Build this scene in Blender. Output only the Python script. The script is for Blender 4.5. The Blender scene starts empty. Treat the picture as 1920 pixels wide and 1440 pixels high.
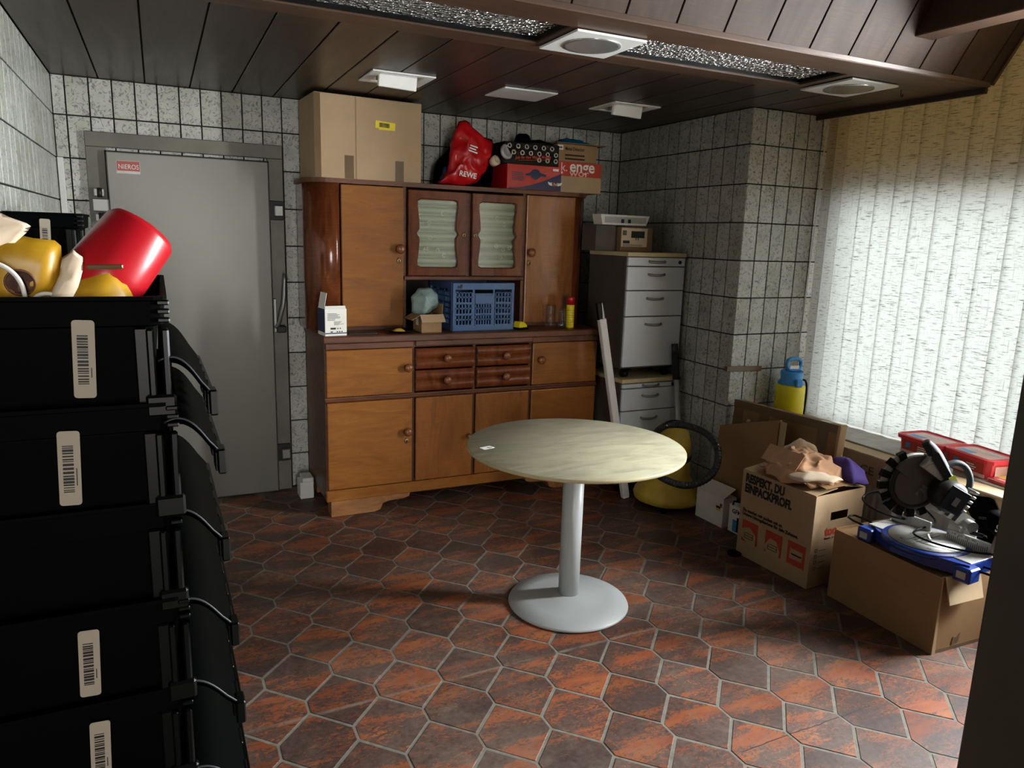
import bpy, bmesh, math, random
from mathutils import Vector, Matrix, noise
random.seed(7)
PI=math.pi; R=math.radians
sc=bpy.context.scene; COL=sc.collection; D=bpy.data
# ------------------------------------------------------------------ camera, sky, light, exposure
cam=D.objects.new('camera',D.cameras.new('camera')); COL.objects.link(cam); sc.camera=cam
yaw,pitch,roll=4.48548889e-01,1.97601766e-01,3.08928805e-02
F=Vector((math.sin(yaw)*math.cos(pitch),math.cos(yaw)*math.cos(pitch),-math.sin(pitch)))
R0=Vector((math.cos(yaw),-math.sin(yaw),0)); U0=R0.cross(F)
Rv=R0*math.cos(roll)+U0*math.sin(roll); Uv=U0*math.cos(roll)-R0*math.sin(roll)
M=Matrix((Rv,Uv,-F)).transposed().to_4x4(); M.translation=Vector((0,0,1.6)); cam.matrix_world=M
cam.data.sensor_width=36; cam.data.lens=1375.54/1920*36; cam.data.clip_start=.05
sc.view_settings.view_transform='Standard'; sc.view_settings.look='None'; sc.view_settings.gamma=1
sc.view_settings.use_curve_mapping=False; sc.view_settings.exposure=0.12
W=D.worlds.new('sky'); sc.world=W; W.use_nodes=True
wn=W.node_tree.nodes; wl=W.node_tree.links; bg=wn['Background']
tc=wn.new('ShaderNodeTexCoord'); sx=wn.new('ShaderNodeSeparateXYZ'); rp=wn.new('ShaderNodeValToRGB')
wl.new(tc.outputs['Generated'],sx.inputs[0]); wl.new(sx.outputs['Z'],rp.inputs[0]); wl.new(rp.outputs[0],bg.inputs[0])
rp.color_ramp.elements[0].position=-.0; rp.color_ramp.elements[0].color=(.62,.64,.64,1)
rp.color_ramp.elements[1].position=.25; rp.color_ramp.elements[1].color=(.86,.94,1,1)
bg.inputs[1].default_value=10.2
def portal(loc,sx_,sy_,rot,energy=None,color=(1,1,1)):
    l=D.lights.new('daylight','AREA'); l.shape='RECTANGLE'; l.size=sx_; l.size_y=sy_; l.color=color
    if energy is None: l.cycles.is_portal=True
    else: l.energy=energy
    o=D.objects.new('daylight',l); COL.objects.link(o); o.location=loc; o.rotation_euler=rot
portal((3.9,2.49,1.74),2.4,1.45,(0,R(90),0))
portal((3.9,1.4,1.72),1.95,.42,(0,R(90),0))
portal((3.88,1.4,1.72),1.9,.38,(0,R(90),0),425,(.93,.97,1))      # open shop door: bright daylight from the street
portal((-.05,-3.9,1.45),.75,2.1,(R(90),0,0),130,(1,.97,.92))        # window of the room behind the camera

# ------------------------------------------------------------------ materials
def lin(c):
    if isinstance(c,str): c=[int(c[i:i+2],16)/255 for i in(0,2,4)]
    return tuple((v/12.92 if v<=.04045 else ((v+.055)/1.055)**2.4) for v in c)+(1,)
MATS={}
class NT:
    def __init__(s,name):
        s.m=D.materials.new(name); s.m.use_nodes=True; s.n=s.m.node_tree.nodes; s.l=s.m.node_tree.links; s.b=s.n['Principled BSDF']
    def node(s,t,**kw):
        n=s.n.new('ShaderNode'+t)
        for k,v in kw.items(): setattr(n,k,v)
        return n
    def link(s,a,b): s.l.new(a,b)
    def coord(s,scale=(1,1,1),kind='Object',rnd=0,rot=(0,0,0)):
        t=s.node('TexCoord'); mp=s.node('Mapping'); mp.inputs['Scale'].default_value=scale; mp.inputs['Rotation'].default_value=rot
        o=t.outputs[kind]
        if kind=='World': pass
        if rnd:
            i=s.node('ObjectInfo'); v=s.node('VectorMath',operation='MULTIPLY_ADD'); cx=s.node('CombineXYZ')
            for k in range(3): s.link(i.outputs['Random'],cx.inputs[k])
            s.link(cx.outputs[0],v.inputs[0]); v.inputs[1].default_value=(rnd,rnd*1.7,rnd*.6); s.link(o,v.inputs[2]); o=v.outputs[0]
        s.link(o,mp.inputs[0]); return mp.outputs[0]
    def noise(s,vec,scale=5,detail=4,rough=.6,dist=0):
        n=s.node('TexNoise'); s.link(vec,n.inputs['Vector']); n.inputs['Scale'].default_value=scale; n.inputs['Detail'].default_value=detail
        n.inputs['Roughness'].default_value=rough; n.inputs['Distortion'].default_value=dist; return n.outputs[0]
    def ramp(s,f,stops):
        r=s.node('ValToRGB'); e=r.color_ramp.elements
        while len(e)<len(stops): e.new(.5)
        for k,(p,c) in enumerate(stops): e[k].position=p; e[k].color=lin(c) if not isinstance(c,(int,float)) else (c,c,c,1)
        s.link(f,r.inputs[0]); return r.outputs[0]
    def mix(s,f,a,b,mode='MIX'):
        n=s.node('Mix',data_type='RGBA',blend_type=mode)
        for inp,v in((n.inputs[0],f),(n.inputs[6],a),(n.inputs[7],b)):
            if isinstance(v,(int,float)): inp.default_value=v
            elif isinstance(v,(str,tuple)): inp.default_value=lin(v)
            else: s.link(v,inp)
        return n.outputs[2]
    def math(s,op,a,b=0):
        n=s.node('Math',operation=op)
        for inp,v in((n.inputs[0],a),(n.inputs[1],b)):
            if isinstance(v,(int,float)): inp.default_value=v
            else: s.link(v,inp)
        return n.outputs[0]
    def bump(s,h,st=.3,d=.002):
        b=s.node('Bump'); b.inputs['Strength'].default_value=st; b.inputs['Distance'].default_value=d; s.link(h,b.inputs['Height']); s.link(b.outputs[0],s.b.inputs['Normal'])
    def col(s,c):
        if isinstance(c,(str,tuple)): s.b.inputs['Base Color'].default_value=lin(c)
        else: s.link(c,s.b.inputs['Base Color'])
    def set(s,rough=.5,metal=0,spec=.5):
        s.b.inputs['Metallic'].default_value=metal; s.b.inputs['Specular IOR Level'].default_value=spec
        if isinstance(rough,(int,float)): s.b.inputs['Roughness'].default_value=rough
        else: s.link(rough,s.b.inputs['Roughness'])
def plain(name,c,rough=.5,metal=0,var=.12,scale=8,bump=0,bs=200,spec=.5):
    """procedural paint: base colour with faint mottling"""
    t=NT(name); v=t.coord(); n=t.noise(v,scale,5)
    base=lin(c); dark=tuple(x*(1-var*1.6) for x in base[:3]); 
    r=t.node('ValToRGB'); r.color_ramp.elements[0].position=.3; r.color_ramp.elements[0].color=dark+(1,)
    r.color_ramp.elements[1].position=.7; r.color_ramp.elements[1].color=tuple(min(1,x*(1+var*.5)) for x in base[:3])+(1,)
    t.link(n,r.inputs[0]); t.col(r.outputs[0]); t.set(rough,metal,spec)
    if bump: t.bump(t.noise(v,bs,3),bump,.001)
    return t.m
def wood(name,c1,c2,c3,rough=.3,grain=(2,2,9),bump=.05,rnd=3,rot=(0,0,0),spec=.5):
    t=NT(name); v=t.coord(grain,rnd=rnd,rot=rot)
    n=t.noise(v,2.2,7,.62,1.6); fine=t.noise(t.coord((6,6,160),rnd=rnd,rot=rot),2,4,.6,.4)
    a=t.ramp(n,[(.28,c1),(.5,c2),(.74,c3)])
    b=t.mix(t.ramp(fine,[(.35,.55),(.7,0.0)]),a,c1)
    big=t.noise(t.coord((1,1,1)),1.7,2); b=t.mix(t.ramp(big,[(.35,.35),(.65,0.0)]),b,c1,'MIX')
    t.col(b); t.set(t.ramp(n,[(.3,rough+.06),(.7,rough)]),0,spec); t.bump(fine,bump,.001); return t.m
def mat_wall_tile():
    t=NT('speckled_wall_tile'); v=t.coord(rnd=9)
    w=t.noise(v,24,3,.6,1.2); a=t.math('ABSOLUTE',t.math('SUBTRACT',w,.5))
    line=t.ramp(a,[(.0,1.0),(.016,1.0),(.034,0.0)])
    msk=t.ramp(t.noise(v,55,3),[(.42,0.0),(.52,1.0)])
    dots=t.ramp(t.noise(v,170,2),[(.66,0.0),(.72,.7)])
    f=t.math('MAXIMUM',t.math('MULTIPLY',line,msk),dots)
    base=t.ramp(t.noise(v,9,5),[(.3,'a9aba2'),(.6,'bfc0b9'),(.8,'c9cac4')])
    c=t.mix(t.math('MULTIPLY',f,.72),base,'3a3b36')
    i=t.node('ObjectInfo'); sh=t.ramp(i.outputs['Random'],[(0,'e6e5de'),(1,'ffffff')]); t.col(t.mix(1.0,c,sh,'MULTIPLY'))
    t.set(.32); t.bump(t.noise(v,90,3),.08,.001); return t.m
def mat_floor_tile():
    t=NT('glazed_terracotta_tile'); v=t.coord((1,1,1),rnd=7); s=t.coord((1.6,8,1),rnd=7)
    band=t.noise(s,1.6,3,.5,.4); sc_=t.noise(t.coord((1,1.9,1),rnd=7),38,6,.76,1.4)
    red=t.ramp(t.noise(t.coord((1,3,1),rnd=3),6,4),[(.25,'74402c'),(.5,'8f5032'),(.75,'a06438')])
    dark=t.ramp(t.noise(v,60,3),[(.3,'352b28'),(.7,'584842')])
    f=t.ramp(t.math('ADD',t.math('MULTIPLY',sc_,.7),t.math('MULTIPLY',band,.62)),[(.595,0.0),(.655,.94)])
    c=t.mix(f,red,dark)
    i=t.node('ObjectInfo'); c=t.mix(1.0,c,t.ramp(i.outputs['Random'],[(0,'c0b6b0'),(.5,'e2d9d2'),(1,'f6f2ee')]),'MULTIPLY')
    # dust and old scuff lines, laid in world space across the tiles
    g=t.node('NewGeometry'); sp=t.node('SeparateXYZ'); t.link(g.outputs['Position'],sp.inputs[0])
    wob=t.math('MULTIPLY',t.math('SUBTRACT',t.noise(g.outputs['Position'],2.5,3),.5),.05)
    d=None
    for y0,slope,wd in((2.253,.018,.008),(3.11,.05,.006)):
        yy=t.math('SUBTRACT',t.math('SUBTRACT',sp.outputs['Y'],y0),t.math('MULTIPLY',sp.outputs['X'],slope))
        q=t.math('SUBTRACT',1,t.math('DIVIDE',t.math('ABSOLUTE',t.math('ADD',yy,t.math('MULTIPLY',wob,.3))),wd*1.6)); q=t.math('MAXIMUM',q,0)
        d=q if d is None else t.math('MAXIMUM',d,q)
    brk=t.ramp(t.noise(g.outputs['Position'],9,4),[(.38,.15),(.6,.85)])
    dust=t.ramp(t.noise(g.outputs['Position'],1.7,6,.7),[(.44,0.03),(.72,.62)])
    dd=t.math('MAXIMUM',t.math('MULTIPLY',d,brk),t.math('MULTIPLY',dust,t.ramp(t.noise(g.outputs['Position'],30,4),[(.35,.35),(.65,1.0)])))
    # hairline crack
    cy=t.math('SUBTRACT',t.math('SUBTRACT',sp.outputs['Y'],1.545),t.math('MULTIPLY',t.math('SUBTRACT',t.noise(g.outputs['Position'],6,4),.5),.03))
    inx=t.math('MULTIPLY',t.math('GREATER_THAN',sp.outputs['X'],1.6),t.math('LESS_THAN',sp.outputs['X'],2.2))
    ck=t.math('MULTIPLY',t.math('LESS_THAN',t.math('ABSOLUTE',cy),.0018),inx)
    c=t.mix(t.math('MINIMUM',dd,.75),c,'75685b'); c=t.mix(ck,c,'1a1210'); t.col(c)
    t.set(t.math('ADD',t.math('MULTIPLY',f,.12),t.math('ADD',.44,t.math('MULTIPLY',dd,.35))),0,.35); t.bump(t.math('SUBTRACT',sc_,t.math('MULTIPLY',f,.2)),.25,.003); return t.m
def mat_blind():
    t=NT('woven_blind_fabric'); v=t.coord((1,20,200),rnd=4); v2=t.coord((1,170,9),rnd=4)
    a=t.noise(v,1.0,5,.65); b=t.noise(v2,1.0,4,.6)
    thick=t.ramp(a,[(.54,0.0),(.66,1.0)]); th2=t.ramp(b,[(.58,0.0),(.72,.55)])
    f=t.math('MAXIMUM',thick,th2)
    tr=t.node('BsdfTranslucent'); df=t.node('BsdfDiffuse'); mx=t.node('MixShader'); mx.inputs[0].default_value=.3
    t.link(t.mix(f,'aaaca7','53564f'),tr.inputs[0]); t.link(t.mix(f,'d0b27e','8f7445'),df.inputs[0])
    t.link(tr.outputs[0],mx.inputs[1]); t.link(df.outputs[0],mx.inputs[2])
    t.link(mx.outputs[0],t.n['Material Output'].inputs[0]); return t.m
def mat_blind_tint():
    t=NT('translucent_ochre_panel'); tr=t.node('BsdfTranslucent'); df=t.node('BsdfDiffuse'); mx=t.node('MixShader'); mx.inputs[0].default_value=.3
    n=t.noise(t.coord(),3,3); c=t.ramp(n,[(.3,(.62,.55,.43)),(.7,(.66,.59,.47))]); t.link(c,tr.inputs[0]); df.inputs[0].default_value=lin('bda47c')
    t.link(tr.outputs[0],mx.inputs[1]); t.link(df.outputs[0],mx.inputs[2]); t.link(mx.outputs[0],t.n['Material Output'].inputs[0]); return t.m
def mat_glass(name='window_glass',tint='ffffff',refl=.08,fk=.6):
    t=NT(name); tr=t.node('BsdfTransparent'); gl=t.node('BsdfGlossy'); gl.inputs['Roughness'].default_value=.03; tr.inputs[0].default_value=lin(tint)
    lw=t.node('LayerWeight'); lw.inputs[0].default_value=.25; mx=t.node('MixShader'); t.link(t.math('ADD',t.math('MULTIPLY',lw.outputs['Fresnel'],fk),refl),mx.inputs[0])
    t.link(tr.outputs[0],mx.inputs[1]); t.link(gl.outputs[0],mx.inputs[2]); t.link(mx.outputs[0],t.n['Material Output'].inputs[0]); return t.m
def mat_card(name,c,streak=.1):
    t=NT(name); v=t.coord(); n=t.noise(v,5,5); fl=t.noise(t.coord((1,1,.05)),260,2)
    a=t.mix(t.ramp(n,[(.3,.35),(.7,0.0)]),c,tuple(x*.82 for x in [int(c[i:i+2],16)/255 for i in(0,2,4)]))
    t.col(t.mix(t.math('MULTIPLY',fl,streak),a,'5a4632')); t.set(.75,spec=.25); t.bump(fl,.06,.0008); return t.m
def mat_prism():
    t=NT('prismatic_diffuser'); v=t.coord(); vo=t.node('TexVoronoi'); t.link(v,vo.inputs['Vector']); vo.inputs['Scale'].default_value=62
    t.col(t.ramp(vo.outputs['Distance'],[(.1,'ffffff'),(.8,'b4b3b0')])); t.set(.16,.9,.8); t.bump(vo.outputs['Distance'],1,.03); return t.m
def mat_table():
    t=NT('maple_laminate'); v=t.coord((2.2,7,1),rot=(0,0,R(-18))); n=t.noise(v,2.2,6,.6,.8)
    a=t.ramp(n,[(.3,'8f8a74'),(.52,'a5a086'),(.72,'b0ab92')]); m=t.ramp(t.noise(t.coord((1,1.8,1)),8,6,.7,1.5),[(.60,0.0),(.70,.45)])
    g=t.ramp(t.noise(t.coord(),1.6,3),[(.45,0.0),(.65,1.0)]); t.col(t.mix(t.math('MULTIPLY',m,g),a,'5d5848')); t.set(.45); return t.m
def mat_frame_steel():
    return plain('grey_zinc_frame','6e6c62',.5,.3,.2,4)
m=MATS
m['tile']=mat_wall_tile(); m['floor_tile']=mat_floor_tile(); m['blind']=mat_blind(); m['glass']=mat_glass(); m['prism']=mat_prism()
m['grout']=plain('dark_grout','0e0e0c',.9); m['fgrout']=plain('pale_floor_grout','6f6b60',.9,0,.2,30,.2)
m['plank']=wood('dark_ceiling_plank','221812','33241a','3d2b1f',.34,(5,.6,5),.03,5)
m['slope']=wood('dark_sloped_plank','2a1e16','3c2b1e','463323',.55,(5,1,1.2),.03,5,spec=.15)
m['trimwood']=wood('brown_trim_board','3a281c','4d3626','59402d',.4,(.7,5,5),.03,5)
m['gap']=plain('black_gap','0a0908',.9)
m['plaster']=plain('grey_plaster','8a8880',.9,0,.1,3); m['dim']=plain('brown_dim_wall','4a4438',.8,0,.15,3)
m['jamb']=plain('grey_brown_door_jamb','3b3528',.6,0,.2,2)
m['steel']=mat_frame_steel(); m['leaf']=plain('satin_grey_door_leaf','737269',.33,.12,.08,1.5); m['chrome']=plain('worn_chrome','8f8f8c',.38,.8,.1); m['darkmetal']=plain('dark_metal','2a2a28',.5,.6)
m['w_orange']=wood('varnished_amber_veneer','74441a','985f28','aa7231',.26,(1.2,1.2,6),.03,4)
m['w_orange2']=wood('amber_veneer_vertical','71411a','955b28','a97033',.26,(5,5,1),.03,4)
m['w_red']=wood('reddish_walnut','4a2311','7a4022','98572e',.13,(5,5,1.1),.03,4)
m['w_edge']=wood('brown_worn_board','3f2113','6d4026','855337',.42,(1,5,5),.05,4)
m['w_pale']=wood('rubbed_foot_wood','6d4322','a06b38','b8854d',.5,(2,2,5),.2,4)
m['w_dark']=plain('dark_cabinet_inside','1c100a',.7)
m['knob']=wood('turned_knob_wood','5a2d16','8a532e','a06a40',.25,(30,30,30),.02,1); m['brass']=plain('dull_brass','8a7250',.4,.7)
m['curtain']=plain('pale_green_curtain','b4bda4',.85,0,.05,3); m['thread']=plain('cream_thread','d9dcc4',.8)
m['card']=mat_card('tan_cardboard','b39877'); m['card2']=mat_card('brown_cardboard','9b7a55'); m['card3']=mat_card('dull_cardboard','8a6c4c'); m['cardin']=mat_card('pale_inside_and_lit_cardboard','c0a885')
m['tape']=plain('brown_packing_tape','675034',.3,0,.1)
m['white']=plain('white_paint','d6d5d0',.45,0,.06); m['paper']=plain('white_paper','e6e3da',.6,0,.05); m['label']=plain('cream_label','a79b89',.6,0,.05); m['ink']=plain('black_ink','141312',.6); m['grayink']=plain('grey_ink','5c5c58',.6)
m['black']=plain('black_plastic','030504',.6,0,.2,4,.04,200,.03); m['black2']=plain('glossy_black_plastic','060807',.35,0,.2,4,0,200,.15); m['rubber']=plain('grey_rubber','26292c',.5)
m['red']=plain('red_plastic','b41420',.3,0,.1,3); m['redbag']=plain('red_bag_film','c0141c',.28,0,.15,6,.25,30); m['redprint']=plain('red_print','b53a28',.6); m['yellow']=plain('yellow_plastic','e3cf10',.4,0,.06); m['yprint']=plain('yellow_label','e8cf1d',.6)
m['kyellow']=plain('dusty_yellow_plastic','c8a83c',.5,0,.15); m['amber']=plain('yellow_coffee_pack','bd8f1c',.4,0,.12,10)
m['blue']=plain('blue_crate_plastic','41618f',.4,0,.1); m['blue2']=plain('bright_blue_plastic','3c8fd0',.4,0,.06); m['navy']=plain('navy_print','232a52',.5); m['sawblue']=plain('saw_blue_paint','12307f',.35,0,.1)
m['silver']=plain('silver_drawer_front','cdd4dc',.4,.1,.05,2); m['beige']=plain('beige_board','c6b78f',.5); m['carcass']=plain('dark_grey_carcass','4b443d',.6); m['alu']=plain('cast_aluminium','b4b3ae',.42,.35,.1); m['greygrip']=plain('charcoal_grip','2a2d30',.6,0,.1,8,0,200,.25)
m['tgrey']=plain('pale_grey_powdercoat','9ea1a0',.4,0,.06,3); m['table']=mat_table(); m['edge']=plain('beige_table_edge','aa9e79',.5)
m['tan']=plain('salmon_cloth','c79a77',.9,0,.15,9,.3,120); m['cream']=plain('cream_cloth','d8c3a8',.9,0,.1); m['purple']=plain('purple_cloth','4b3588',.8,0,.2)
m['bagclear']=plain('grey_green_bag_film','8fa39f',.3,0,.2,12,.4,25); m['teal']=plain('teal_foil','0e6f97',.25,.2,.3,9); m['sill']=plain('stone_sill','a49c8d',.5,0,.2,12); m['rad']=plain('plastic_wrapped_radiator','c4c0b8',.35,0,.1,4)
m['clear']=mat_glass('clear_jug_glass','ffffff',.03,.3); m['plate']=plain('red_nameplate','a8473c',.4); m['lime']=plain('lime_label','b9c433',.5); m['pink']=plain('pale_pink_print','f0c4be',.5)
m['lampin']=plain('lamp_reflector','c9ccc9',.2,.8); m['outer']=plain('pavement_grey','77756f',.9)
m['ochre']=plain('ochre_bounce_plaster','c9a061',.85,0,.08,3); m['winlabel']=plain('smoky_guard_window','9a9a98',.3); m['blindtint']=mat_blind_tint(); m['motorblk']=plain('blue_black_plastic','12151f',.5,0,.1,4,0,200,.2); m['tubred']=plain('bright_red_tub','e23440',.35,0,.05); m['jambfr']=plain('dark_window_frame','5b5952',.5)

# ------------------------------------------------------------------ mesh helpers
class MB:
    def __init__(s): s.bm=bmesh.new(); s.mi=0
    def _tag(s,fs):
        for f in fs: f.material_index=s.mi
    def box(s,x0,x1,y0,y1,z0,z1,bev=0,M=None,seg=1):
        b=bmesh.new(); bmesh.ops.create_cube(b,size=1)
        for v in b.verts: v.co=Vector((x0+(x1-x0)*(v.co.x+.5),y0+(y1-y0)*(v.co.y+.5),z0+(z1-z0)*(v.co.z+.5)))
        if bev: bmesh.ops.bevel(b,geom=b.edges[:],offset=bev,segments=seg,affect='EDGES',profile=.5)
        s.add(b,M); return s
    def add(s,b,M=None):
        if M is not None: b.transform(M)
        vm={}
        for v in b.verts: vm[v]=s.bm.verts.new(v.co)
        for f in b.faces:
            try: g=s.bm.faces.new([vm[v] for v in f.verts]); g.material_index=s.mi; g.smooth=f.smooth
            except ValueError: pass
        b.free()
    def rings(s,rings,cap0=True,cap1=True,closed=False,smooth=True):
        L=[[s.bm.verts.new(p) for p in r] for r in rings]; n=len(L[0]); k=len(L)
        for i in range(k if closed else k-1):
            A=L[i];B=L[(i+1)%k]
            for j in range(n):
                try: f=s.bm.faces.new((A[j],A[(j+1)%n],B[(j+1)%n],B[j])); f.material_index=s.mi; f.smooth=smooth
                except ValueError: pass
        if not closed:
            for c,r in((cap0,list(reversed(L[0]))),(cap1,L[-1])):
                if c: f=s.bm.faces.new(r); f.material_index=s.mi
        return s
    def cyl(s,p0,p1,r0,r1=None,n=20,cap=True):
        r1=r0 if r1 is None else r1; p0=Vector(p0);p1=Vector(p1); d=(p1-p0).normalized(); a=d.orthogonal().normalized(); b=d.cross(a)
        return s.rings([[p+(a*math.cos(2*PI*k/n)+b*math.sin(2*PI*k/n))*r for k in range(n)] for p,r in((p0,r0),(p1,r1))],cap,cap)
    def lathe(s,prof,n=32,c=(0,0,0),M=None):
        c=Vector(c); rs=[]
        for r,z in prof:
            pts=[Vector((max(r,1e-4)*math.cos(2*PI*k/n),max(r,1e-4)*math.sin(2*PI*k/n),z)) for k in range(n)]
            rs.append([(M@p if M is not None else p)+c for p in pts])
        return s.rings(rs)
    def tube(s,pts,r,n=8,closed=False,smooth_path=0):
        pts=[Vector(p) for p in pts]
        for _ in range(smooth_path):
            q=[pts[0]] if not closed else []
            m_=len(pts)
            for i in range(m_ if closed else m_-1):
                a,b=pts[i],pts[(i+1)%m_]; q+=[a*.75+b*.25,a*.25+b*.75]
            if not closed: q.append(pts[-1])
            pts=q
        rs=[];prev=None;k=len(pts)
        for i,p in enumerate(pts):
            d=(pts[(i+1)%k]-pts[i-1]) if closed else (pts[min(i+1,k-1)]-pts[max(i-1,0)])
            d.normalize(); a=(d.orthogonal() if prev is None else prev-d*prev.dot(d)).normalized(); prev=a; b=d.cross(a)
            rs.append([p+(a*math.cos(2*PI*j/n)+b*math.sin(2*PI*j/n))*(r if not callable(r) else r(i/(k-1))) for j in range(n)])
        return s.rings(rs,closed=closed)
    def prism(s,pts,o,u,v,w):
        o,u,v,w=map(Vector,(o,u,v,w)); A=[o+u*x+v*y for x,y in pts]; B=[p+w for p in A]
        va=[s.bm.verts.new(p) for p in A]; vb=[s.bm.verts.new(p) for p in B]; n=len(A)
        fs=[s.bm.faces.new(va),s.bm.faces.new(list(reversed(vb)))]+[s.bm.faces.new((va[i],vb[i],vb[(i+1)%n],va[(i+1)%n])) for i in range(n)]
        s._tag(fs); return s
    def sheet(s,f,nu,nv,smooth=True):
        g=[[s.bm.verts.new(f(i/nu,j/nv)) for j in range(nv+1)] for i in range(nu+1)]
        for i in range(nu):
            for j in range(nv):
                q=s.bm.faces.new((g[i][j],g[i+1][j],g[i+1][j+1],g[i][j+1])); q.material_index=s.mi; q.smooth=smooth
        return s
    def lump(s,outline,o,u,v,n,front,back,amp=.01,freq=12,seed=0,rings=7,power=2):
        """closed crumpled body: outline in (u,v), bulging front along n and back against it"""
        o,u,v,n=map(Vector,(o,u,v,n)); pts=[Vector((a,b)) for a,b in outline]; q=[]
        for _ in range(2):
            q=[]
            for i in range(len(pts)): a,b=pts[i],pts[(i+1)%len(pts)]; q+=[a*.8+b*.2,a*.2+b*.8] if _ else [a,(a+b)/2]
            pts=q
        c=sum(pts,Vector((0,0)))/len(pts); rs=[]
        def P(t,k,side):
            d=pts[k]-c; q2=c+d*t; h=(1-t**power)*(front if side>0 else -back)
            p=o+u*q2.x+v*q2.y+n*h; e=noise.noise_vector(p*freq+Vector((seed,seed*1.3,0)))
            e2=noise.noise_vector(p*freq*2.3+Vector((seed,3,1)))
            return p+(e+e2*.5)*amp
        N=len(pts)
        for side,ts in((-1,[.02]+[i/rings for i in range(1,rings)]),(1,[1]+[i/rings for i in range(rings-1,0,-1)]+[.02])):
            for t in ts: rs.append([P(t,k,side) for k in range(N)])
        return s.rings(rs)
    def obj(s,name,mats,parent=None,smooth=None,recalc=True):
        if recalc: bmesh.ops.recalc_face_normals(s.bm,faces=s.bm.faces[:])
        me=D.meshes.new(name); s.bm.to_mesh(me); s.bm.free()
        for x in (mats if isinstance(mats,(list,tuple)) else [mats]): me.materials.append(MATS[x])
        if smooth is True:
            for p in me.polygons: p.use_smooth=True
        o=D.objects.new(name,me); COL.objects.link(o)
        if parent: o.parent=parent
        return o
def tag(o,label=None,cat=None,group=None,kind=None):
    for k,v in(('label',label),('category',cat),('group',group),('kind',kind)):
        if v: o[k]=v
    return o
def thing(name,label,cat,loc=(0,0,0),rz=0,group=None):
    o=D.objects.new(name,None); o.empty_display_size=.1; COL.objects.link(o); o.location=loc; o.rotation_euler=(0,0,rz); return tag(o,label,cat,group)
def struct(o): o['kind']='structure'; return o
def box(name,mat,parent,*a,bev=0): return MB().box(*a,bev=bev).obj(name,mat,parent)
def copytree(o,parent=None):
    c=o.copy(); COL.objects.link(c)
    if parent: c.parent=parent
    for ch in list(o.children): copytree(ch,c)
    return c
def frame(o,u,v):
    u=Vector(u).normalized(); v=Vector(v); v=(v-u*v.dot(u)).normalized(); n=u.cross(v); Mx=Matrix((u,v,n)).transposed().to_4x4(); Mx.translation=Vector(o); return Mx
def text(name,body,mat,parent,o,u,v,size,align='LEFT',sx=1,bold=0,shear=0):
    c=D.curves.new('t','FONT'); c.body=body; c.size=size; c.align_x=align; c.extrude=.0003; c.offset=bold; c.shear=shear; c.space_line=.9; c.resolution_u=3
    t=D.objects.new('t',c); COL.objects.link(t); dg=bpy.context.evaluated_depsgraph_get(); me=D.meshes.new_from_object(t.evaluated_get(dg)); D.objects.remove(t); D.curves.remove(c)
    me.transform(frame(o,u,v)@Matrix.Diagonal((sx,1,1,1))); me.materials.clear(); me.materials.append(MATS[mat]); me.name=name
    ob=D.objects.new(name,me); COL.objects.link(ob); ob.parent=parent; return ob
def patch(name,mat,parent,o,u,v,w,h,t=.0006,r=0):
    """flat print / sticker of width w, height h on a face; o = lower-left corner"""
    b=MB(); Mx=frame(o,u,v)
    if r:
        pts=[]
        for cx,cy,a0 in((w-r,h-r,0),(r,h-r,90),(r,r,180),(w-r,r,270)):
            pts+=[(cx+r*math.cos(R(a0+a)),cy+r*math.sin(R(a0+a))) for a in(0,30,60,90)]
        b.prism(pts,(0,0,0),(1,0,0),(0,1,0),(0,0,t)); b.bm.transform(Mx)
    else: b.box(0,w,0,h,0,t,M=Mx)
    return b.obj(name,mat,parent)
def prints(name,mat,parent,o,u,v,rects,t=.0005):
    """several printed strips joined to one flat print"""
    b=MB(); Mx=frame(o,u,v)
    for x,y,w,h in rects: b.box(x,x+w,y,y+h,0,t,M=Mx)
    return tag(b.obj(name,mat,parent),kind=None)
def barcode(parent,o,u,v,w,h,mat='ink',seed=1):
    rnd=random.Random(seed); x=0; rs=[]
    while x<w: bw=rnd.choice((.018,.03,.05))*w; rs.append((x,0,min(bw,w-x),h)); x+=bw+rnd.choice((.02,.035))*w
    return prints('barcode',mat,parent,o,u,v,rs)
def textlines(parent,o,u,v,w,h,n,mat='grayink',seed=1,name='small_print'):
    rnd=random.Random(seed); rs=[]
    for i in range(n): rs.append((0,h-(i+1)*h/n,w*rnd.uniform(.45,1),h/n*.45))
    return prints(name,mat,parent,o,u,v,rs)

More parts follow.
